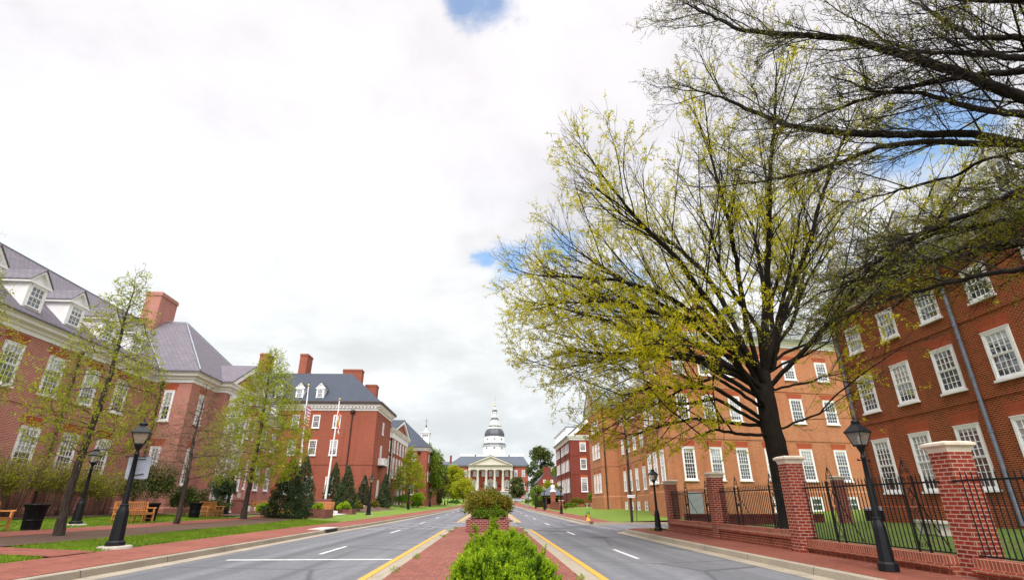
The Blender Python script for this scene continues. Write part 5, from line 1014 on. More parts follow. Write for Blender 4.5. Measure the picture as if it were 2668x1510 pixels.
def branchy(trunk, limbs, inside, rng, n2, l2, n3, l3, step=.3, start=.2, up=.12, wob=.05, a2=(18, 48), a3=(18, 50), n4=0, l4=(.3, .7)):
    """trunk and limbs, then two or three orders of straight, outward-raking shoots, kept inside a crown volume"""
    N = []; par = []
    def run(pts, at):
        ids = []; prev = at
        for p in pts: N.append(Vector(p)); par.append(prev); prev = len(N) - 1; ids.append(prev)
        return ids
    def fine(pl):
        o = []
        for a, b in zip(pl[:-1], pl[1:]):
            a, b = Vector(a), Vector(b); k = max(1, int((b - a).length / step)); o += [a.lerp(b, i / k) + Vector(rng.normal(size=3)) * step * wob for i in range(k)]
        return o + [Vector(pl[-1])]
    run(fine(trunk), -1); nt = len(N); L1 = []
    for pl in limbs:
        q = Vector(pl[0]); at = min(range(nt), key=lambda i: (N[i] - q).length); L1.append(run(fine(pl), at))
    def shoots(ids, n, ln, ang, s0):
        res = []
        for j in range(n):
            f = s0 + (1 - s0) * (j + rng.uniform()) / n; i = min(len(ids) - 1, int(f * len(ids))); a = ids[i]; b = ids[max(0, i - 2)] if i > 0 else par[a]
            d = N[a] - N[b] if b >= 0 else Vector((0, 0, 1))
            if d.length < 1e-5: continue
            d.normalize(); pr = Vector(rng.normal(size=3)); pr = pr - d * pr.dot(d); pr.normalize(); A = R(rng.uniform(*ang)); e = d * math.cos(A) + pr * math.sin(A); e.z += up; e.normalize()
            L_ = rng.uniform(*ln) * (1.15 - .55 * f); p = N[a].copy(); pts = []
            for _ in range(max(2, int(L_ / step))):
                e = (e + Vector(rng.normal(size=3)) * wob + Vector((0, 0, .012))).normalized(); p = p + e * step
                if not inside(p): break
                pts.append(p.copy())
            if len(pts) >= 2: res.append(run(pts, a))
        return res
    X = []
    for ids in L1:
        m = max(3, int(n2 * len(ids) * step / 8)); X.append(ids); X += shoots(ids, m, l2, a2, start)
    Y = []
    for ids in X: Y += shoots(ids, max(2, int(n3 * len(ids) * step / 3)), l3, a3, .4 if len(ids) * step > 6 else .2)
    if n4:
        for ids in list(Y): shoots(ids, n4, l4, a3, .2)
    return N, par
def radii(N, par, R0, r0):
    n = len(N); c = np.zeros(n)
    kids = [[] for _ in range(n)]
    for i, p in enumerate(par):
        if p >= 0: kids[p].append(i)
    order = sorted(range(n), key=lambda i: -i)
    tips = np.zeros(n)
    # parents may come after nothing: nodes are always created after their parent
    for i in range(n - 1, -1, -1):
        if not kids[i]: tips[i] = 1
        if par[i] >= 0: tips[par[i]] += tips[i]
    e = math.log(max(2, tips[0])) / math.log(R0 / r0); return r0 * np.maximum(tips, 1) ** (1 / e), kids
def tree_mesh(N, kids, r, base=None, flare=1.0):
    m = MB(); stack = [(0, None)]
    while stack:
        i, pa = stack.pop(); ch = [] if pa is None else [pa]
        while True:
            ch.append(i)
            if not kids[i]: break
            k = sorted(kids[i], key=lambda a: -r[a])
            for o in k[1:]: stack.append((o, i))
            i = k[0]
        if len(ch) < 2: continue
        rs = [r[c] for c in ch]
        if pa is not None: rs[0] = min(rs[0], rs[1] * 1.25)
        mx = max(rs); n = 12 if mx > .25 else 8 if mx > .09 else 5 if mx > .03 else 3
        m.tube([N[c] for c in ch], rs, n)
    return m
def np_from_mb(m, name, mat, parent):
    me = bpy.data.meshes.new(name); me.from_pydata(m.v, [], m.f); me.polygons.foreach_set('use_smooth', m.sm); me.materials.append(mat); me.update(); return link(bpy.data.objects.new(name, me), parent)
def twigs_leaves(N, par, r, rng, thr, per, ln, lpt, lsize, asp, drop=0., dens=None):
    """fine twigs on thin nodes, then leaves along them"""
    idx = [i for i in range(len(N)) if r[i] < thr and par[i] >= 0]
    P = []; Qs = []; 
    for i in idx:
        d = (N[i] - N[par[i]]).normalized()
        for _ in range(per):
            v = d + Vector(rng.normal(size=3)) * .75; v.z += .15 - drop; v.normalize(); P.append(N[i]); Qs.append(N[i] + v * ln * rng.uniform(.4, 1.2))
    P = np.array([tuple(p) for p in P]); Qs = np.array([tuple(p) for p in Qs])
    mid = P * .5 + Qs * .5 + rng.normal(size=P.shape) * ln * .06
    V1, F1 = sticks(P, mid, .0075, .005); V2, F2 = sticks(mid, Qs, .005, .0025); V = np.concatenate([V1, V2]); F = np.concatenate([F1, F2 + len(V1)])
    if dens is not None:
        w_ = np.array([dens(p) for p in Qs]); sel = rng.uniform(size=len(Qs)) < w_; P, mid, Qs = P[sel], mid[sel], Qs[sel]
    T = 1.1 - .85 * rng.uniform(0, 1, (len(P), lpt, 1)) ** 1.5; L_ = np.where(T < .5, P[:, None] * (1 - 2 * T) + mid[:, None] * 2 * T, mid[:, None] * (2 - 2 * T) + Qs[:, None] * (2 * T - 1))
    L_ = L_.reshape(-1, 3) + rng.normal(size=(len(P) * lpt, 3)) * .045; return V, F, L_
def add_np(name, V, F, mat, parent): return np_obj(name, V, F, mat, parent)

# big spreading tree behind the fence -----------------------------------------
rng = np.random.default_rng(11)
TRUNK = [(12.32, 22.7, .1), (12.33, 22.7, 1.53), (12.27, 22.7, 3.2), (12.18, 22.7, 4.5), (12.25, 22.7, 5.9), (12.35, 22.7, 7.2)]
T1= [[(12.19, 22.7, 5.5), (11.66, 22.49, 7.03), (10.44, 22.27, 8.42), (9.47, 22.06, 9.19), (8.24, 21.85, 10.05), (7.04, 21.64, 10.48), (5.58, 21.43, 10.8), (3.84, 21.21, 10.77), (2.05, 21.0, 10.75)], [(12.23, 22.7, 6.2), (11.78, 23.17, 8.52), (11.6, 23.64, 10.28), (10.84, 24.11, 12.61), (9.76, 24.59, 14.32), (8.51, 25.06, 15.39), (6.98, 25.53, 16.89), (4.94, 26.0, 17.53)], [(12.32, 22.7, 6.64), (12.07, 21.96, 8.72), (10.94, 21.22, 9.84), (10.08, 20.48, 10.93), (9.49, 19.74, 12.48), (8.83, 19.0, 13.5)], [(12.68, 22.7, 7.1), (13.2, 23.15, 9.61), (13.66, 23.6, 11.88), (13.97, 24.05, 15.19), (13.62, 24.5, 17.7)], [(12.86, 22.7, 7.1), (13.11, 22.02, 9.22), (13.55, 21.35, 10.9), (13.9, 20.68, 12.58), (14.25, 20.0, 14.26)], [(12.63, 22.7, 6.88), (12.96, 22.13, 7.13), (13.66, 21.57, 7.37), (14.87, 21.0, 7.98)], [(12.82, 22.7, 7.37), (14.33, 23.8, 8.19), (16.19, 24.9, 8.96), (18.99, 26.0, 9.91)], [(12.71, 22.7, 4.4), (12.8, 21.97, 4.52), (13.57, 21.23, 4.81), (14.28, 20.5, 5.37)], [(12.72, 22.7, 6.11), (13.78, 23.02, 6.38), (14.76, 23.35, 6.6), (15.74, 23.68, 6.93), (17.02, 24.0, 7.22)], [(12.01, 22.7, 4.11), (10.31, 21.65, 4.02), (8.82, 20.6, 4.07), (7.21, 19.55, 3.55), (5.97, 18.5, 3.23)], [(12.13, 22.7, 4.48), (11.47, 22.92, 4.85), (10.77, 23.13, 5.39), (10.21, 23.35, 5.78), (8.91, 23.57, 5.63), (7.16, 23.78, 5.57), (5.73, 24.0, 5.24)], [(12.23, 22.7, 6.2), (10.68, 22.96, 6.96), (9.84, 23.21, 7.38), (8.69, 23.47, 7.81), (7.47, 23.73, 8.84), (5.68, 23.99, 9.7), (3.61, 24.24, 10.39), (1.87, 24.5, 10.88)], [(12.12, 22.7, 5.16), (10.57, 22.06, 5.97), (9.5, 21.42, 6.33), (7.94, 20.78, 5.77), (6.45, 20.14, 5.01), (5.08, 19.5, 4.31)], [(12.18, 22.7, 5.67), (11.17, 22.5, 6.76), (9.84, 22.3, 7.33), (8.46, 22.1, 7.53), (6.82, 21.9, 7.55), (4.69, 21.7, 7.38), (3.3, 21.5, 7.49)], [(12.73, 22.7, 7.37), (13.76, 23.77, 9.33), (14.59, 24.85, 11.31), (16.4, 25.93, 13.78), (17.93, 27.0, 16.66)]]
def ellip(n, c, rad, rng, lo=.45):
    u = unit(n * 2, rng); s = rng.uniform(lo ** 3, 1, (n * 2, 1)) ** (1 / 3.); return (u * s * np.array(rad) + np.array(c))
A1 = ellip(8000, (12.0, 22.3, 12.2), (12.3, 10.5, 12.4), rng, .35)
A1 = A1[(A1[:, 2] > 3.0) & ~((A1[:, 0] > 18.9) & (A1[:, 2] < 18)) & (A1[:, 1] < 31)]
A1 = A1[~((A1[:, 2] < 6.5) & (A1[:, 0] > 15))]; A1 = A1[A1[:, 0] > 2.0 + (A1[:, 2] - 14.5) * .72]
LL = np.stack([rng.uniform(2.6, 10, 1700), rng.uniform(18, 26, 1700), rng.uniform(3.0, 9.2, 1700)], 1); LL = LL[LL[:, 2] > 3.0 + np.abs(LL[:, 0] - 7.0) * .55]; A1 = np.concatenate([A1[:8200], LL])
T1 += [[(12.0, 22.7, 4.7), (9.4, 21.4, 5.9), (6.4, 20.6, 5.7), (3.9, 20.1, 4.9)], [(12.1, 22.7, 5.6), (9.2, 22.3, 7.3), (6.2, 22.8, 7.7), (3.0, 23.0, 7.0)], [(11.9, 22.7, 4.5), (9.2, 24.0, 5.0), (6.3, 25.2, 4.3)], [(12.1, 22.7, 5.2), (9.8, 20.0, 6.8), (7.2, 18.2, 7.0), (4.8, 17.2, 6.4)], [(12.2, 22.7, 6.0), (8.8, 21.2, 8.6), (5.2, 20.4, 9.4), (2.0, 20.0, 9.0)]]
for k in range(13):                                                                  # the fan of steep limbs above the fork
    a = k * 2.4 + .5; el_ = R(rng.uniform(28, 68)); ln = rng.uniform(9.5, 17); s0 = Vector((12.35, 22.7, rng.uniform(5.6, 7.4))); d = Vector((math.cos(a) * math.cos(el_), .85 * math.sin(a) * math.cos(el_), math.sin(el_)))
    if s0.x + d.x * ln > 19 : d.x *= .5
    T1.append([tuple(s0 + d * ln * t + Vector((d.x, d.y, -.15)) * 1.3 * t * t + Vector(rng.normal(size=3)) * .12 * (t > 0)) for t in (0, .15, .3, .45, .6, .75, .9)])
def in1(p):
    x, y, z = p; q = ((x - 12.0) / 12.4) ** 2 + ((y - 22.3) / 10.8) ** 2 + ((z - 12.2) / (12.6 if z > 12.2 else 10.5)) ** 2
    return q < 1 + .22 * noise(p * .33) and z > 3.0 and not (x > 18.9 and z < 18) and not (z < 6.5 and x > 15.5) and x > 2.0 + (z - 14.5) * .72 and y < 31
N, par = branchy(TRUNK, T1, in1, rng, 12, (2.6, 6.2), 6, (.9, 2.4), .30, .34, .10, .05, a2=(18, 44), n4=1, l4=(.5, 1.1))
print('tree1 nodes', len(N))
r, kids = radii(N, par, .43, .0062)
r = np.where((r < .28) & (r > .011), r * 1.3, r)
for i in range(8):
    if N[i].z < 2.2: r[i] *= 1 + .9 * max(0, (1.3 - N[i].z) / 1.3) ** 2
t = thing('spreading_tree', 'huge spreading tree with dark trunk and sparse yellow spring leaves, behind the fence', 'tree', (0, 0, 0))
np_from_mb(tree_mesh(N, kids, r), 'trunk', BARK_D, t)
V, F, LP = twigs_leaves(N, par, r, rng, .0095, 1, .42, 17, .085, .36, .05, dens=lambda p: sms(.38 + 1.7 * noise(Vector(p) * .7) + (.55 if p[2] < 9.8 and p[0] < 10 else 0)))
add_np('twigs', V, F, TWIG_D, t); print('oak leaves', len(LP), len(N)); leaves('crown', LP, .092, .42, LF_OAK, t, rng)
# nearer tree whose trunk stands outside the picture ---------------------------
rng = np.random.default_rng(5)
TR2 = [(15.6, 7.4, .2), (15.4, 7.5, 3), (15.0, 7.6, 6), (14.6, 7.8, 8.2), (14.2, 8.0, 9.6), (14.0, 7.8, 12), (14.2, 7.6, 15)]
T2= [[(12.33, 9.0, 10.15), (11.79, 9.64, 11.55), (11.37, 10.29, 12.75), (10.34, 10.93, 14.09), (9.29, 11.57, 14.95), (8.05, 12.21, 15.81), (7.12, 12.86, 17.48), (6.74, 13.5, 18.8)], [(11.41, 8.0, 10.33), (11.37, 8.83, 11.31), (11.03, 9.67, 12.26), (10.86, 10.5, 13.59)], [(12.45, 9.5, 9.18), (12.18, 10.21, 10.1), (10.63, 10.93, 10.59), (9.47, 11.64, 11.25), (8.79, 12.36, 12.09), (8.67, 13.07, 13.08), (7.79, 13.79, 14.46), (6.7, 14.5, 15.68)], [(11.47, 8.5, 9.22), (11.71, 9.2, 9.9), (11.84, 9.9, 10.72), (11.62, 10.6, 11.78), (11.12, 11.3, 12.46), (10.6, 12.0, 13.66)], [(12.58, 9.6, 9.27), (10.77, 10.28, 9.87), (10.25, 10.96, 10.19), (8.85, 11.64, 9.89), (7.72, 12.32, 9.98), (7.13, 13.0, 10.27)], [(12.53, 9.6, 9.14), (12.44, 10.45, 9.47), (12.36, 11.3, 9.54), (11.57, 12.15, 9.68), (10.93, 13.0, 9.77)], [(11.34, 9.0, 7.6), (10.55, 9.75, 7.35), (9.57, 10.5, 7.08), (8.89, 11.25, 6.47), (8.25, 12.0, 6.31)], [(9.43, 8.0, 5.26), (9.49, 9.0, 5.54), (9.23, 10.0, 5.63), (9.06, 11.0, 5.82)], [(11.33, 7.5, 11.37), (10.96, 8.25, 12.36), (10.4, 9.0, 13.74)], [(11.64, 8.0, 10.9), (11.33, 8.67, 11.63), (11.58, 9.33, 13.06), (11.71, 10.0, 14.61)], [(11.95, 8.5, 10.44), (12.27, 9.5, 11.39), (11.6, 10.5, 11.99), (10.58, 11.5, 12.28), (9.21, 12.5, 12.15)], [(10.79, 8.5, 7.46), (10.88, 8.67, 8.0), (11.16, 8.83, 8.68), (11.05, 9.0, 9.28)]]
starts = {0: (14.3, 8.0, 9.0), 1: (14.0, 7.8, 9.6), 2: (14.5, 8.2, 8.0), 3: (14.3, 8, 8.6), 4: (14.5, 8.2, 7.8), 5: (14.5, 8.4, 7.4), 6: (14.9, 7.8, 6.2), 7: (15.1, 7.6, 4.6), 8: (14, 7.8, 10.8), 9: (14, 7.8, 10.2), 10: (14.2, 8, 9.4), 11: (14.8, 8, 6.8)}
T2 = [[starts[i]] + l for i, l in enumerate(T2)]
T2 += [[(14.9, 7.8, 6.0), (12.4, 9.0, 7.2), (10.6, 10.6, 7.4), (9.2, 12.4, 6.9)], [(15.0, 7.7, 5.4), (12.0, 8.6, 6.3), (10.4, 9.8, 6.6), (9.3, 11.2, 6.3)], [(15.0, 7.9, 5.8), (13.2, 10.4, 7.2), (12.0, 12.6, 7.6), (10.8, 14.6, 7.5)]]
A2 = []
for l in T2:
    pts = [Vector(p) for p in l]; n = len(pts)
    for _ in range(70 if l in (T2[5], T2[11]) else 300):
        k = rng.integers(0, n - 1); p = pts[k].lerp(pts[k + 1], rng.uniform()); f = (k + 1) / n; q = p + Vector(rng.normal(size=3)) * (.35 + .75 * f) + Vector((-.6 * f, .3 * f, .25)); A2.append(tuple(q))
for l in (T2[6], T2[7]):
    pts = [Vector(p) for p in l]
    for _ in range(1500): k = rng.integers(0, len(pts) - 1); A2.append(tuple(pts[k].lerp(pts[k + 1], rng.uniform()) + Vector((rng.normal() * .5, rng.normal() * .5, rng.normal() * .34))))
for _ in range(4800):                                                                 # upper canopy across the top right corner
    A2.append((rng.uniform(6.8, 14), rng.uniform(6.5, 14), rng.uniform(10.6, 19)))
A2 = np.array([a for a in A2 if (Vector(a) - Vector((0, 0, 1.4))).length > 6])
def in2(p):
    x, y, z = p; return (p - Vector((0, 0, 1.4))).length > 6.5 and x < 15 and (z > 10.0 - .12 * (y - 9) + .5 * noise(p * .5) or (noise(p * .55 + Vector((3.1, 1.7, 5.2))) > .02 and z > 7) or (z < 7.9 + .4 * noise(p * .7) and z > 5.3 + .35 * noise(p)))
N, par = branchy(TR2, T2, in2, rng, 18, (1.2, 3.2), 11, (.5, 1.5), .2, .12, .06, .07, n4=3, l4=(.3, .7))
print('tree2 nodes', len(N))
r, kids = radii(N, par, .36, .0045)
r = np.where(r > .02, r * .95, r)
t = thing('spreading_tree', 'nearer tree reaching in from the upper right edge, its trunk out of frame', 'tree', (0, 0, 0))
np_from_mb(tree_mesh(N, kids, r), 'branches', BARK_D, t)
V, F, LP = twigs_leaves(N, par, r, rng, .0075, 1, .26, 9, .06, .34, .05, dens=lambda p: (sms(.68 + 1.4 * noise(Vector(p) * 1.1)) if p[2] < 9.3 else sms(.6 + 1.5 * noise(Vector(p) * 1.3)) if p[0] < 9.6 else sms(.16 + 1.5 * noise(Vector(p) * 1.3))))
add_np('twigs', V, F, TWIG_D, t); leaves('crown', LP, .062, .38, LF_OAK2, t, rng)

# slender street trees on the left ------------------------------------------------
def slender(label, x, y, h, w_, seed, mat, lsize=.07, lpt=6, z0=2.0, dens=1., R0=.11, lean=0., tiers=True, twig=.32, nattr=1500, bk=None, group='slender young street trees on the left lawn', name='young_tree'):
    rng = np.random.default_rng(seed); z = gz(x, y); t = thing(name, label, 'tree', (x, y, z), rng.uniform(0, 6), group)
    axis = [(lean * (u ** 2) * .5 + .06 * math.sin(u * 9 + seed), .06 * math.cos(u * 7 + seed), h * u) for u in np.linspace(0, .94, 9)]
    A = []
    while len(A) < nattr:
        u = rng.uniform(z0 / h, 1.0); a = rng.uniform(0, 6.283); prof = w_ * min(1, (1 - u) * 1.7 + .12) * (.6 + .4 * min(1, (u - z0 / h) * 6 + .3))
        rad = prof * rng.uniform(.15, 1) ** .6; zz_ = h * u
        if tiers: zz_ += .25 * math.sin(a * 3 + seed)
        A.append((rad * math.cos(a), rad * math.sin(a), zz_))
    N, par = grow([axis], np.array(A), .16, 1.6, .2, 60, rng, .14, 9000, .75); r, kids = radii(N, par, R0, .0045)
    for i in range(4): r[i] *= 1.0 + .5 * max(0, 1 - N[i].z)
    np_from_mb(tree_mesh(N, kids, r), 'trunk', bk or BARK_G, t); V, F, LP = twigs_leaves(N, par, r, rng, .011, 2, twig, lpt, lsize, .4, 0., dens=lambda p: dens)
    add_np('twigs', V, F, TWIG, t); leaves('crown', LP, lsize, .42, mat, t, rng); return t
slender('young tree with leaning grey trunk nearest the road on the left lawn', -14.13, 19.24, 9.3, 2.15, 3, LF_YOUNG, .085, 6, 2.6, .8, .115, .25)
slender('almost bare young tree with reddish twigs, between two benches', -15.12, 27.84, 6.6, 2.3, 8, LF_BUD, .055, 3, 2.2, .6, .10, .1)
slender('leafy yellow green young tree with dark leaning trunk by the yellow flowers', -15.26, 35.6, 10.6, 3.3, 21, LF_YOUNG, .105, 7, 2.2, .9, .15, .3, nattr=2600)
slender('young tree mostly outside the left picture edge, only leafy branch tips showing', -15.35, 13.9, 8.5, 2.4, 14, LF_YOUNG, .07, 6, 3.0, .9, .13)
slender('thin young tree with upright olive crown before the white pediment', -13.6, 92, 9.0, 2.9, 31, LF_YOUNG, .20, 7, 2.6, 1., .12, .2, twig=.5, nattr=500, group='leafy trees further up the left side')
# trees with a dense crown, seen from further off -----------------------------------
def dense(label, x, y, h, w_, n, ls, mat, seed, z0=.18, name='leafy_tree', trunk=.25, lumps=64, shape=1., group=None, bk=None, cat='tree'):
    rng = np.random.default_rng(seed); z = gz(x, y); t = thing(name, label, cat, (x, y, z), 0, group); m = MB(); P = []
    m.tube([(0, 0, -.1), (.05, 0, h * .25), (-.06, .05, h * .5), (0, 0, h * .85)], [trunk, trunk * .8, trunk * .5, trunk * .1], 8)
    for k in range(lumps):
        u = rng.uniform(z0, .97); prof = w_ * (math.sin(math.pi * min(1, .12 + .88 * (u - z0) / (1 - z0))) ** .6 if shape == 1 else max(.06, 1 - (u - z0) / (1 - z0)) ** .85)
        a = rng.uniform(0, 6.283); rad = prof * rng.uniform(.35, .92); c = np.array((rad * math.cos(a), rad * math.sin(a), h * u)); s = (.20 + .16 * rng.uniform()) * max(w_, h * .30)
        q = unit(n // lumps, rng) * s * (rng.uniform(.1, 1.15, (n // lumps, 1)) ** .5) * np.array((1, 1, .8)) + c; P.append(q)
        m.tube([(0, 0, h * u * .7), tuple(c * np.array((.5, .5, .92))), tuple(c)], [trunk * .25, trunk * .15, .02], 4)
    np_from_mb(m, 'trunk', bk or BARK_D, t); leaves('crown', np.concatenate(P), ls, .62, mat, t, rng); return t
GD = 'leafy trees further up the left side'
dense('dense dark green tree crowding the pavement, tallest on the left side', -15.2, 120, 12.0, 5.6, 12000, .42, LF_GREEN, 41, group=GD, lumps=80); dense('dark evergreen tree tucked behind the dense green one', -14.0, 138, 10.5, 4.2, 7000, .45, LF_DEEP, 42, .05, group=GD)
dense('golden green tree before the state house on the left', -13.8, 205, 12.2, 5.6, 8000, .6, LF_GOLDEN, 43, group=GD, lumps=80); dense('low spreading yellow green tree next to the state house steps', -9.6, 196, 8.0, 4.4, 5000, .5, LF_GOLDEN, 44, .25, group=GD)
dense('tall dark magnolia standing left of the small brick cottage', 24.2, 262, 24.5, 7.6, 9000, .95, LF_DEEP, 45, .03, 'magnolia_tree', .4, 90); dense('round dark magnolia in front of the portico right end', 11.2, 240, 9.8, 3.9, 6000, .6, LF_DEEP, 46, .14, 'magnolia_tree', .3, 70)
dense('bright green tree crown behind the cottage roof', 28, 232, 13.5, 4.5, 4000, .6, LF_GREEN, 47); dense('narrow yellow green tree in front of the cottage, left of its twin', 14.4, 140, 5.9, 1.5, 3500, .22, LF_GOLDEN, 48, .05); dense('narrow yellow green tree by the dark red building corner', 15.0, 128, 4.9, 1.3, 3000, .22, LF_GOLDEN, 49, .05)
dense('broad green shrubby tree behind the clipped hedge and kiosk', 12.8, 150, 5.0, 2.8, 4500, .28, LF_GREEN, 50, .04)
dense('pale tree crown far off to the left of the state house', -32, 280, 13, 6, 4000, .8, LF_GREEN, 51); dense('dark tree far off behind the golden tree', -22, 262, 12, 6, 4000, .8, LF_DEEP, 52)
# hollies (cones) ----------------------------------------------------------------
def cone(label, x, y, h, w_, n, ls, seed, mat=LF_HOLLY, group='cone shaped dark hollies'):
    rng = np.random.default_rng(seed); z = gz(x, y); t = thing('holly_tree', label, 'evergreen', (x, y, z), 0, group); MB().tube([(0, 0, -.1), (0, 0, h * .9)], [.09, .02], 6).build('trunk', BARK_D, t)
    u = rng.beta(1.0, 1.7, n); a = rng.uniform(0, 6.283, n); lump = 1 + .16 * np.sin(a * 4 + u * 17 + seed) + .12 * np.sin(a * 7 - u * 23) + .08 * np.sin(u * 46 + a * 2)
    prof = w_ * np.minimum(1, (1 - u) ** .8 + .03) * np.minimum(1, u * 5 + .68) * lump; rr = prof * np.sqrt(rng.uniform(.4, 1.08, n)); P = np.stack([rr * np.cos(a), rr * np.sin(a), h * u + .03 + rng.normal(size=n) * .05], 1)
    leaves('foliage', P, ls, .55, mat, t, rng); return t
cone('big dark holly beside the leaning tree, broadest of the cone evergreens', -14.3, 39.8, 3.95, 1.5, 15000, .11, 61); cone('grey green holly standing tight behind the biggest holly', -15.6, 46.5, 4.6, 1.25, 8000, .13, 62)
cone('slim holly left of the yellow and black flag pole', -17.6, 62.5, 4.6, 1.15, 7000, .14, 63); cone('full holly right of the flagpole, in front of brick wall', -14.6, 56.6, 4.35, 1.2, 8000, .14, 64); cone('holly behind the lamp post at the brick building corner', -16.4, 72.2, 3.6, 1.05, 5000, .15, 65); cone('dark holly growing at the street side of hip-roofed building', -14.35, 75.6, 4.3, 1.15, 6500, .15, 66)
# shrubs -----------------------------------------------------------------------------
def shrub(label, x, y, rx, ry, h, n, ls, mat, seed, group=None, lumps=14, stems=True, asp=.6, z=None, name='shrub', flat=.85, hard=.45, zlo=.2):
    rng = np.random.default_rng(seed); z = gz(x, y) if z is None else z; t = thing(name, label, 'shrub', (x, y, z), 0, group); P = []; m = MB()
    for k in range(lumps):
        a = rng.uniform(0, 6.283); q = rng.uniform(0, 1) ** .5 * .72; s = rng.uniform(.28, .42); c = np.array((rx * q * math.cos(a), ry * q * math.sin(a), h * (zlo + (.72 - zlo) * (1 - q * q) * rng.uniform(.35, 1.1))))
        d = unit(n // lumps, rng); d[:, 2] = np.where(d[:, 2] < -.3, -d[:, 2], d[:, 2]); P.append(c + d * np.array((rx * s, ry * s, h * s * flat)) * rng.uniform(hard, 1.05, (n // lumps, 1))); m.tube([(c[0] * .2, c[1] * .2, -.03), tuple(c * np.array((.7, .7, .6))), tuple(c)], [.016, .012, .006], 4)
    if stems: m.build('stems', TWIG, t)
    leaves('foliage', np.concatenate(P), ls, asp, mat, t, rng); return t
for i, (x, y, rx, h, lab) in enumerate(((-22.6, 24.2, 1.2, 2.9, 'leftmost'), (-22.5, 27.2, 1.4, 3.1, 'second from left'), (-22.6, 30.6, 1.3, 2.7, 'third from left'), (-22.5, 33.4, 1.2, 2.6, 'fourth from left'), (-22.5, 21.0, 1.3, 3.1, 'cut by picture edge'), (-22.2, 25.7, 1.2, 2.6, 'between the two leftmost'), (-22.3, 29.0, 1.2, 2.8, 'right of the second downpipe'), (-22.2, 32.0, 1.2, 2.3, 'lowest of the row'), (-22.3, 22.6, 1.2, 2.9, 'above the cut-off bench'))):
    rng = np.random.default_rng(70 + i); t = thing('forsythia_bush', 'twiggy yellow green bush along the rose brick wall, ' + lab, 'shrub', (x, y, gz(x, y)), 0, 'twiggy bushes along the brick wall'); P = []; Qe = []
    for k in range(90):
        a = rng.uniform(0, 6.283); s = rng.uniform(.2, 1) ** .5; b = np.array((.4 * s * math.cos(a), .4 * s * math.sin(a), 0)); mid = np.array((rx * .45 * s * math.cos(a), rx * .45 * s * math.sin(a), h * rng.uniform(.4, .6))); P.append((b, mid)); 
        for _ in range(4): e_ = mid + np.array((rx * .5 * s * math.cos(a) + rng.normal() * .25, rx * .5 * s * math.sin(a) + rng.normal() * .25, h * rng.uniform(.0, .48))); Qe.append((mid, e_))
    A_ = np.array([p for p, q in P] + [p for p, q in Qe]); B_ = np.array([q for p, q in P] + [q for p, q in Qe]); V, F = sticks(A_, B_, .012, .004); add_np('stems', V, F, TWIG, t)
    p, q = np.array([p for p, q in Qe]), np.array([q for p, q in Qe]); T = rng.uniform(.1, 1.05, (len(p), 7, 1)); leaves('foliage', (p[:, None] * (1 - T) + q[:, None] * T).reshape(-1, 3) + rng.normal(size=(len(p) * 7, 3)) * .09, .085, .5, LF_FOR, t, rng)
shrub('large loose evergreen shrub under the narrow wing window, behind a bench', -20.6, 34.2, 1.6, 1.4, 3.3, 9000, .11, LF_DEEP, 80); shrub('tall loose green shrub against the wing front, right of the first', -19.3, 36.2, 1.2, 1.0, 2.0, 5000, .11, LF_DEEP, 81); shrub('dark holly bush around the lamp by the squat brick pier', -19.4, 40.6, 1.15, 1.1, 2.9, 7000, .11, LF_HOLLY, 82)
shrub('low evergreen bush at the foot of the wing wall', -18.4, 38.6, 1.0, .9, 1.3, 3500, .1, LF_DEEP, 83)
for i, (x, y, rx, h, mat, lab) in enumerate(((-14.1, 89.7, 1.7, 2.2, LF_BOX, 'large lime green bush behind the third lamp post'), (-13.7, 104, 1.7, 2.6, LF_LIME, 'light green bush between two lamp posts, taller'), (-12.9, 98.5, 1.1, 1.05, LF_BOX, 'clipped low green hedge mound'), (-12.9, 94, .5, .8, LF_BOX, 'small clipped green ball bush'), (-9.8, 160, 1.3, 1.5, LF_BOX, 'round green bush near the far pavement end'), (-11.4, 165, 1.1, 1.2, LF_BOX, 'rounded green bush left of the far pavement bush'),
    (-16.0, 84.5, .9, .8, LF_RED, 'low brownish shrub at the quoined building foot'), (-13.9, 59.6, .55, .75, LF_RED, 'small reddish shrub right of the full holly'), (-15.9, 66, .8, .9, LF_RED, 'low rusty shrub before the brick building'), (-14.4, 70, .6, .8, LF_RED, 'rust tinted shrub near the street corner of the brick building'), (-13.2, 143, 1.2, 1.3, LF_BOX, 'green bush under the far left trees'))):
    shrub(lab, x, y, rx, rx, h, 4200, .12 if y < 95 else .16, mat, 90 + i)
for i, (x, y, rx, ry, h, mat, lab) in enumerate(((11.9, 89, .55, .55, .85, LF_GREEN, 'clipped green ball bush at the lawn edge on the right'), (16.5, 106.6, 2.0, 1.0, 2.0, LF_RED, 'bronze green shrub mass in front of the dark red building'), (19.6, 107.0, 1.6, 1.0, 2.7, LF_GREEN, 'green shrub against the dark red building, near the urns'), (13.6, 103.6, 1.3, .7, 1.0, LF_DEEP, 'low dark shrub behind the clipped ball bush'), (14.4, 99.5, 1.4, .8, .9, LF_GREEN, 'spreading low green shrub on the right lawn'))):
    shrub(lab, x, y, rx, ry, h, 4500, .15, mat, 110 + i)
shrub('bright green mounded shrub inside the long low planter', -13.0, 43.2, .6, .9, .55, 2600, .09, LF_LIME, 120, z=gz(-13, 43.2) + .45); shrub('bright green mounded shrub beside the road-facing bench', -13.5, 52.0, .7, .8, .85, 3000, .1, LF_LIME, 121, z=gz(-13.5, 52) + .2); shrub('small bright green shrub at the leaning tree foot', -16.9, 42.4, .6, .6, .95, 2600, .09, LF_LIME, 122); shrub('small grey green shrub beside the big holly foot', -13.0, 40.4, .5, .5, .55, 1800, .08, LF_HOLLY, 123)
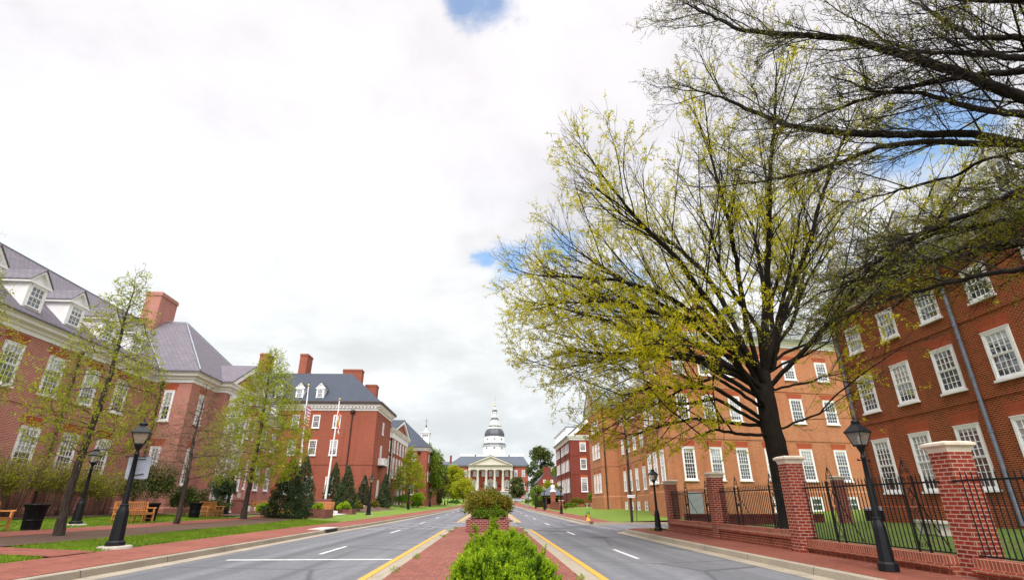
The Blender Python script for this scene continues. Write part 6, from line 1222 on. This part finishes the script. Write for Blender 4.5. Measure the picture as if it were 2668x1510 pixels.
rng = np.random.default_rng(130); P = np.stack([rng.uniform(-17.4, -15.9, 900), rng.uniform(44.3, 46.2, 900), rng.uniform(.05, .3, 900)], 1); P[:, 2] += .62; V, F = leaf_arrays(P, .1, .8, rng); o = np_obj('yellow_flowers', V, F, PETAL); o['kind'] = 'stuff'; tag(o, 'bed of yellow pansies at the plaza edge', 'flowers')
# clipped hedge on the far right
rng = np.random.default_rng(131); P = []
for _ in range(7000): 
    f = rng.integers(0, 3); u, v = rng.uniform(size=2); P.append((9.6 + 3.4 * u, 119.8 + (.0 if f == 0 else 1.2 * v), 1.5 * v if f == 0 else (1.5 if f == 1 else 1.5 * u)))
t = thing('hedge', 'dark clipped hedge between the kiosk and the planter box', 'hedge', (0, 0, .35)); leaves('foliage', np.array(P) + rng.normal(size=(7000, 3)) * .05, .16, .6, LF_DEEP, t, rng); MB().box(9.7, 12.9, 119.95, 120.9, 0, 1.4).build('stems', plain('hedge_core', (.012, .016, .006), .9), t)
shrub('young green plants in the grey planter box', 8.3, 128, .5, .5, 1.3, 1800, .14, LF_GREEN, 132, z=gz(8.3, 128) + .5)
# median planting ---------------------------------------------------------------------
shrub('large copper and green shrub filling the median planter', -.14, 28.0, 1.32, 1.3, 1.6, 17000, .095, LF_RED, 140, lumps=46, z=.52, name='copper_shrub', hard=.55); shrub('compact green shrub at the front of the median planter', -.1, 26.9, .98, .5, .86, 8000, .075, LF_GREEN, 141, lumps=18, z=.5, name='green_shrub', hard=.4)
def yew(label, x, y, rx, ry, h, n, seed, pl=.19):
    """low yew: feathery upright plumes of narrow leaves over a lumpy mound, old growth inside, coloured darker for the shade there too"""
    rng = np.random.default_rng(seed); t = thing('yew_shrub', label, 'shrub', (x, y, .15), 0, 'bright green yews on the median')
    L = [(rng.uniform(-.8, .8), rng.uniform(-.85, .85), rng.uniform(.12, .17), rng.uniform(.55, 1.2)) for _ in range(int(3 + rx * ry * 6.5))]
    def top(q):
        e_ = 1 - np.abs(q[:, 0]) ** 3 * .6 - np.abs(q[:, 1]) ** 3 * .5; hh = np.zeros(len(q))
        for a, b, s, k in L: hh = np.maximum(hh, k * np.exp(-(((q[:, 0] - a) * rx) ** 2 + ((q[:, 1] - b) * ry) ** 2) / (2 * s * s * 1.6)))
        return h * e_ * (.10 + .9 * hh)
    q = rng.uniform(-1, 1, (n * 2, 2)); q = q[np.abs(q[:, 0]) ** 2.6 + np.abs(q[:, 1]) ** 2.6 < 1][:n]; z = (top(q) - .06) * (1 - .8 * rng.uniform(0, 1, len(q)) ** 2.2) + .02
    B = np.stack([q[:, 0] * rx, q[:, 1] * ry, z], 1); ax = np.stack([q[:, 0] * .8 + rng.normal(size=len(q)) * .22, q[:, 1] * .5 + rng.normal(size=len(q)) * .22, np.full(len(q), .9)], 1); ax /= np.linalg.norm(ax, axis=1, keepdims=True)
    K = 6; Bs = np.repeat(B, K, 0) + rng.normal(size=(len(B) * K, 3)) * .016; A_ = np.repeat(ax, K, 0) + rng.normal(size=(len(B) * K, 3)) * .34; A_ /= np.linalg.norm(A_, axis=1, keepdims=True); ln = pl * rng.uniform(.45, 1.0, (len(Bs), 1))
    V1, F1 = sticks(Bs - A_ * .05, Bs + A_ * ln, .003, .0015); add_np('stems', V1, F1, LF_YEWD, t); k = 15; Vs = []
    for i in range(k):
        f = .15 + .85 * i / (k - 1); p = Bs + A_ * ln * f; side = np.cross(A_, unit(len(Bs), rng)); side /= np.maximum(1e-6, np.linalg.norm(side, axis=1, keepdims=True)); d = A_ * .7 + side * (1.0 - .5 * f); d /= np.linalg.norm(d, axis=1, keepdims=True)
        s = rng.uniform(.024, .042, (len(Bs), 1)) * (1.1 - .3 * f); w_ = np.cross(d, unit(len(Bs), rng)); w_ /= np.maximum(1e-6, np.linalg.norm(w_, axis=1, keepdims=True)); Vs.append(np.stack([p, p + d * s * .5 + w_ * .012, p + d * s, p + d * s * .5 - w_ * .012], 1))
    V = np.stack(Vs, 1).reshape(-1, 3); half = len(V) // len(Bs); W_ = V.reshape(len(Bs), k, 4, 3); cut = 6 if n > 100 else 0; lo, hi = W_[:, :cut].reshape(-1, 3), W_[:, cut:].reshape(-1, 3)
    if cut: np_obj('foliage', lo, np.arange(len(lo)).reshape(-1, 4), LF_BOX, t)  # lower leaves coloured darker to deepen the shadows between plumes
    np_obj('new_growth' if cut else 'foliage', hi, np.arange(len(hi)).reshape(-1, 4), LF_LIME, t)
    q2 = rng.uniform(-1, 1, (n * 9, 2)); q2 = q2[np.abs(q2[:, 0]) ** 2.6 + np.abs(q2[:, 1]) ** 2.6 < .96]; P = np.stack([q2[:, 0] * rx, q2[:, 1] * ry, top(q2) * rng.uniform(.1, .86, len(q2))], 1); leaves('old_foliage', P, .045, .4, LF_YEWD, t, rng); return t
yew('lush bright green yew mound closest to the camera on the median', .20, 8.0, .86, 1.6, .62, 820, 150); yew('bright green yew mound, middle one of the median row', .26, 11.9, .9, 1.65, .60, 820, 151); yew('bright green yew mound farthest from camera, before the brick planter', .30, 16.0, .88, 1.75, .56, 800, 152)
y_ = yew('upright yellow green yew sprig in front of the brick planter', .1, 20.2, .13, .13, .78, 34, 153); yew('tiny yew sprig left of the upright one', -.55, 19.4, .08, .08, .5, 9, 154)
# grass -------------------------------------------------------------------------------
rng = np.random.default_rng(160)
def blades(n, fx0, fx1, y0, y1, hgt):
    y = rng.uniform(y0, y1, n); x = np.array([fx0(v) for v in y]) + rng.uniform(0, 1, n) * np.array([fx1(v) - fx0(v) for v in y]); z = np.array([gz(a, b) for a, b in zip(x, y)]) - .02
    h = hgt * rng.uniform(.5, 1.4, n); a = rng.uniform(0, 6.283, n); w_ = .006 + .004 * rng.uniform(size=n); lx, ly = rng.normal(size=n) * .5 * h, rng.normal(size=n) * .5 * h
    return np.stack([np.stack([x - np.cos(a) * w_, y - np.sin(a) * w_, z], 1), np.stack([x + np.cos(a) * w_, y + np.sin(a) * w_, z], 1), np.stack([x + lx, y + ly, z + h], 1)], 1).reshape(-1, 3)
V = np.concatenate([blades(52000, lambda y: -12.5 + (0 if y < 33 else -(y - 33) * .12), lambda y: kl(y) - 2.0, 15.3, 38, .075), blades(14000, lambda y: -12.6, lambda y: -10.2, 9.5, 13.7, .075), blades(30000, lambda y: -21, lambda y: -16.3, 15, 37, .08), blades(14000, lambda y: 9.1, lambda y: 19.5, 6, 28, .07)])
o = np_obj('grass', V, np.arange(len(V)).reshape(-1, 3), BLADE); tag(o, 'short green lawn grass blades', 'grass', kind='stuff')

# petals and bits of litter on the paving, weeds in the median joints ------------------
rng = np.random.default_rng(170)
P = np.concatenate([np.stack([rng.uniform(-1.75, -.8, 260), rng.uniform(8, 30, 260), np.full(260, .172)], 1), np.stack([rng.uniform(7.1, 8.4, 220), rng.uniform(7, 27, 220), np.full(220, .170)], 1), np.stack([rng.uniform(-9.6, -8.5, 160), rng.uniform(9, 40, 160), np.full(160, .24)], 1)])
P[-160:, 2] = [gz(x, y) + .014 for x, y in P[-160:, :2]]
a = rng.uniform(0, 6.283, len(P)); s_ = rng.uniform(.008, .022, len(P)); V = np.stack([P + np.stack([np.cos(a + k * 1.571) * s_ * (1 if k % 2 else .6), np.sin(a + k * 1.571) * s_ * (1 if k % 2 else .6), np.zeros(len(P))], 1) for k in range(4)], 1).reshape(-1, 3)
o = np_obj('fallen_petals', V, np.arange(len(V)).reshape(-1, 4), plain('petal_litter', (.55, .46, .36), .9, .5, 30.)); tag(o, 'small pale petals scattered on the brick paving', 'litter', kind='stuff')
P = []
for x, y, n, sp in [(-1.82, 22.5, 60, .18), (-1.84, 26.4, 70, .2), (-1.8, 14.2, 50, .12), (-1.84, 11.5, 40, .12), (1.62, 28.3, 50, .15), (1.6, 25.2, 40, .12), (-1.85, 30.0, 90, .2), (-10.9, 17.1, 120, .35), (8.0, 27.3, 160, .35), (7.6, 26.9, 60, .2), (1.6, 10.2, 40, .1)]:
    P.append(np.stack([x + rng.normal(size=n) * sp * .35, y + rng.normal(size=n) * sp * 1.2, gz(x, y) * (abs(x) > 3) + (.16 if abs(x) < 3 else 0) + rng.uniform(0, .07, n)], 1))
P = np.concatenate(P); V, F = leaf_arrays(P, .06, .35, rng, 1.2); o = np_obj('weeds', V, F, BLADE); tag(o, 'small green weeds in the kerb joints', 'weeds', kind='stuff')
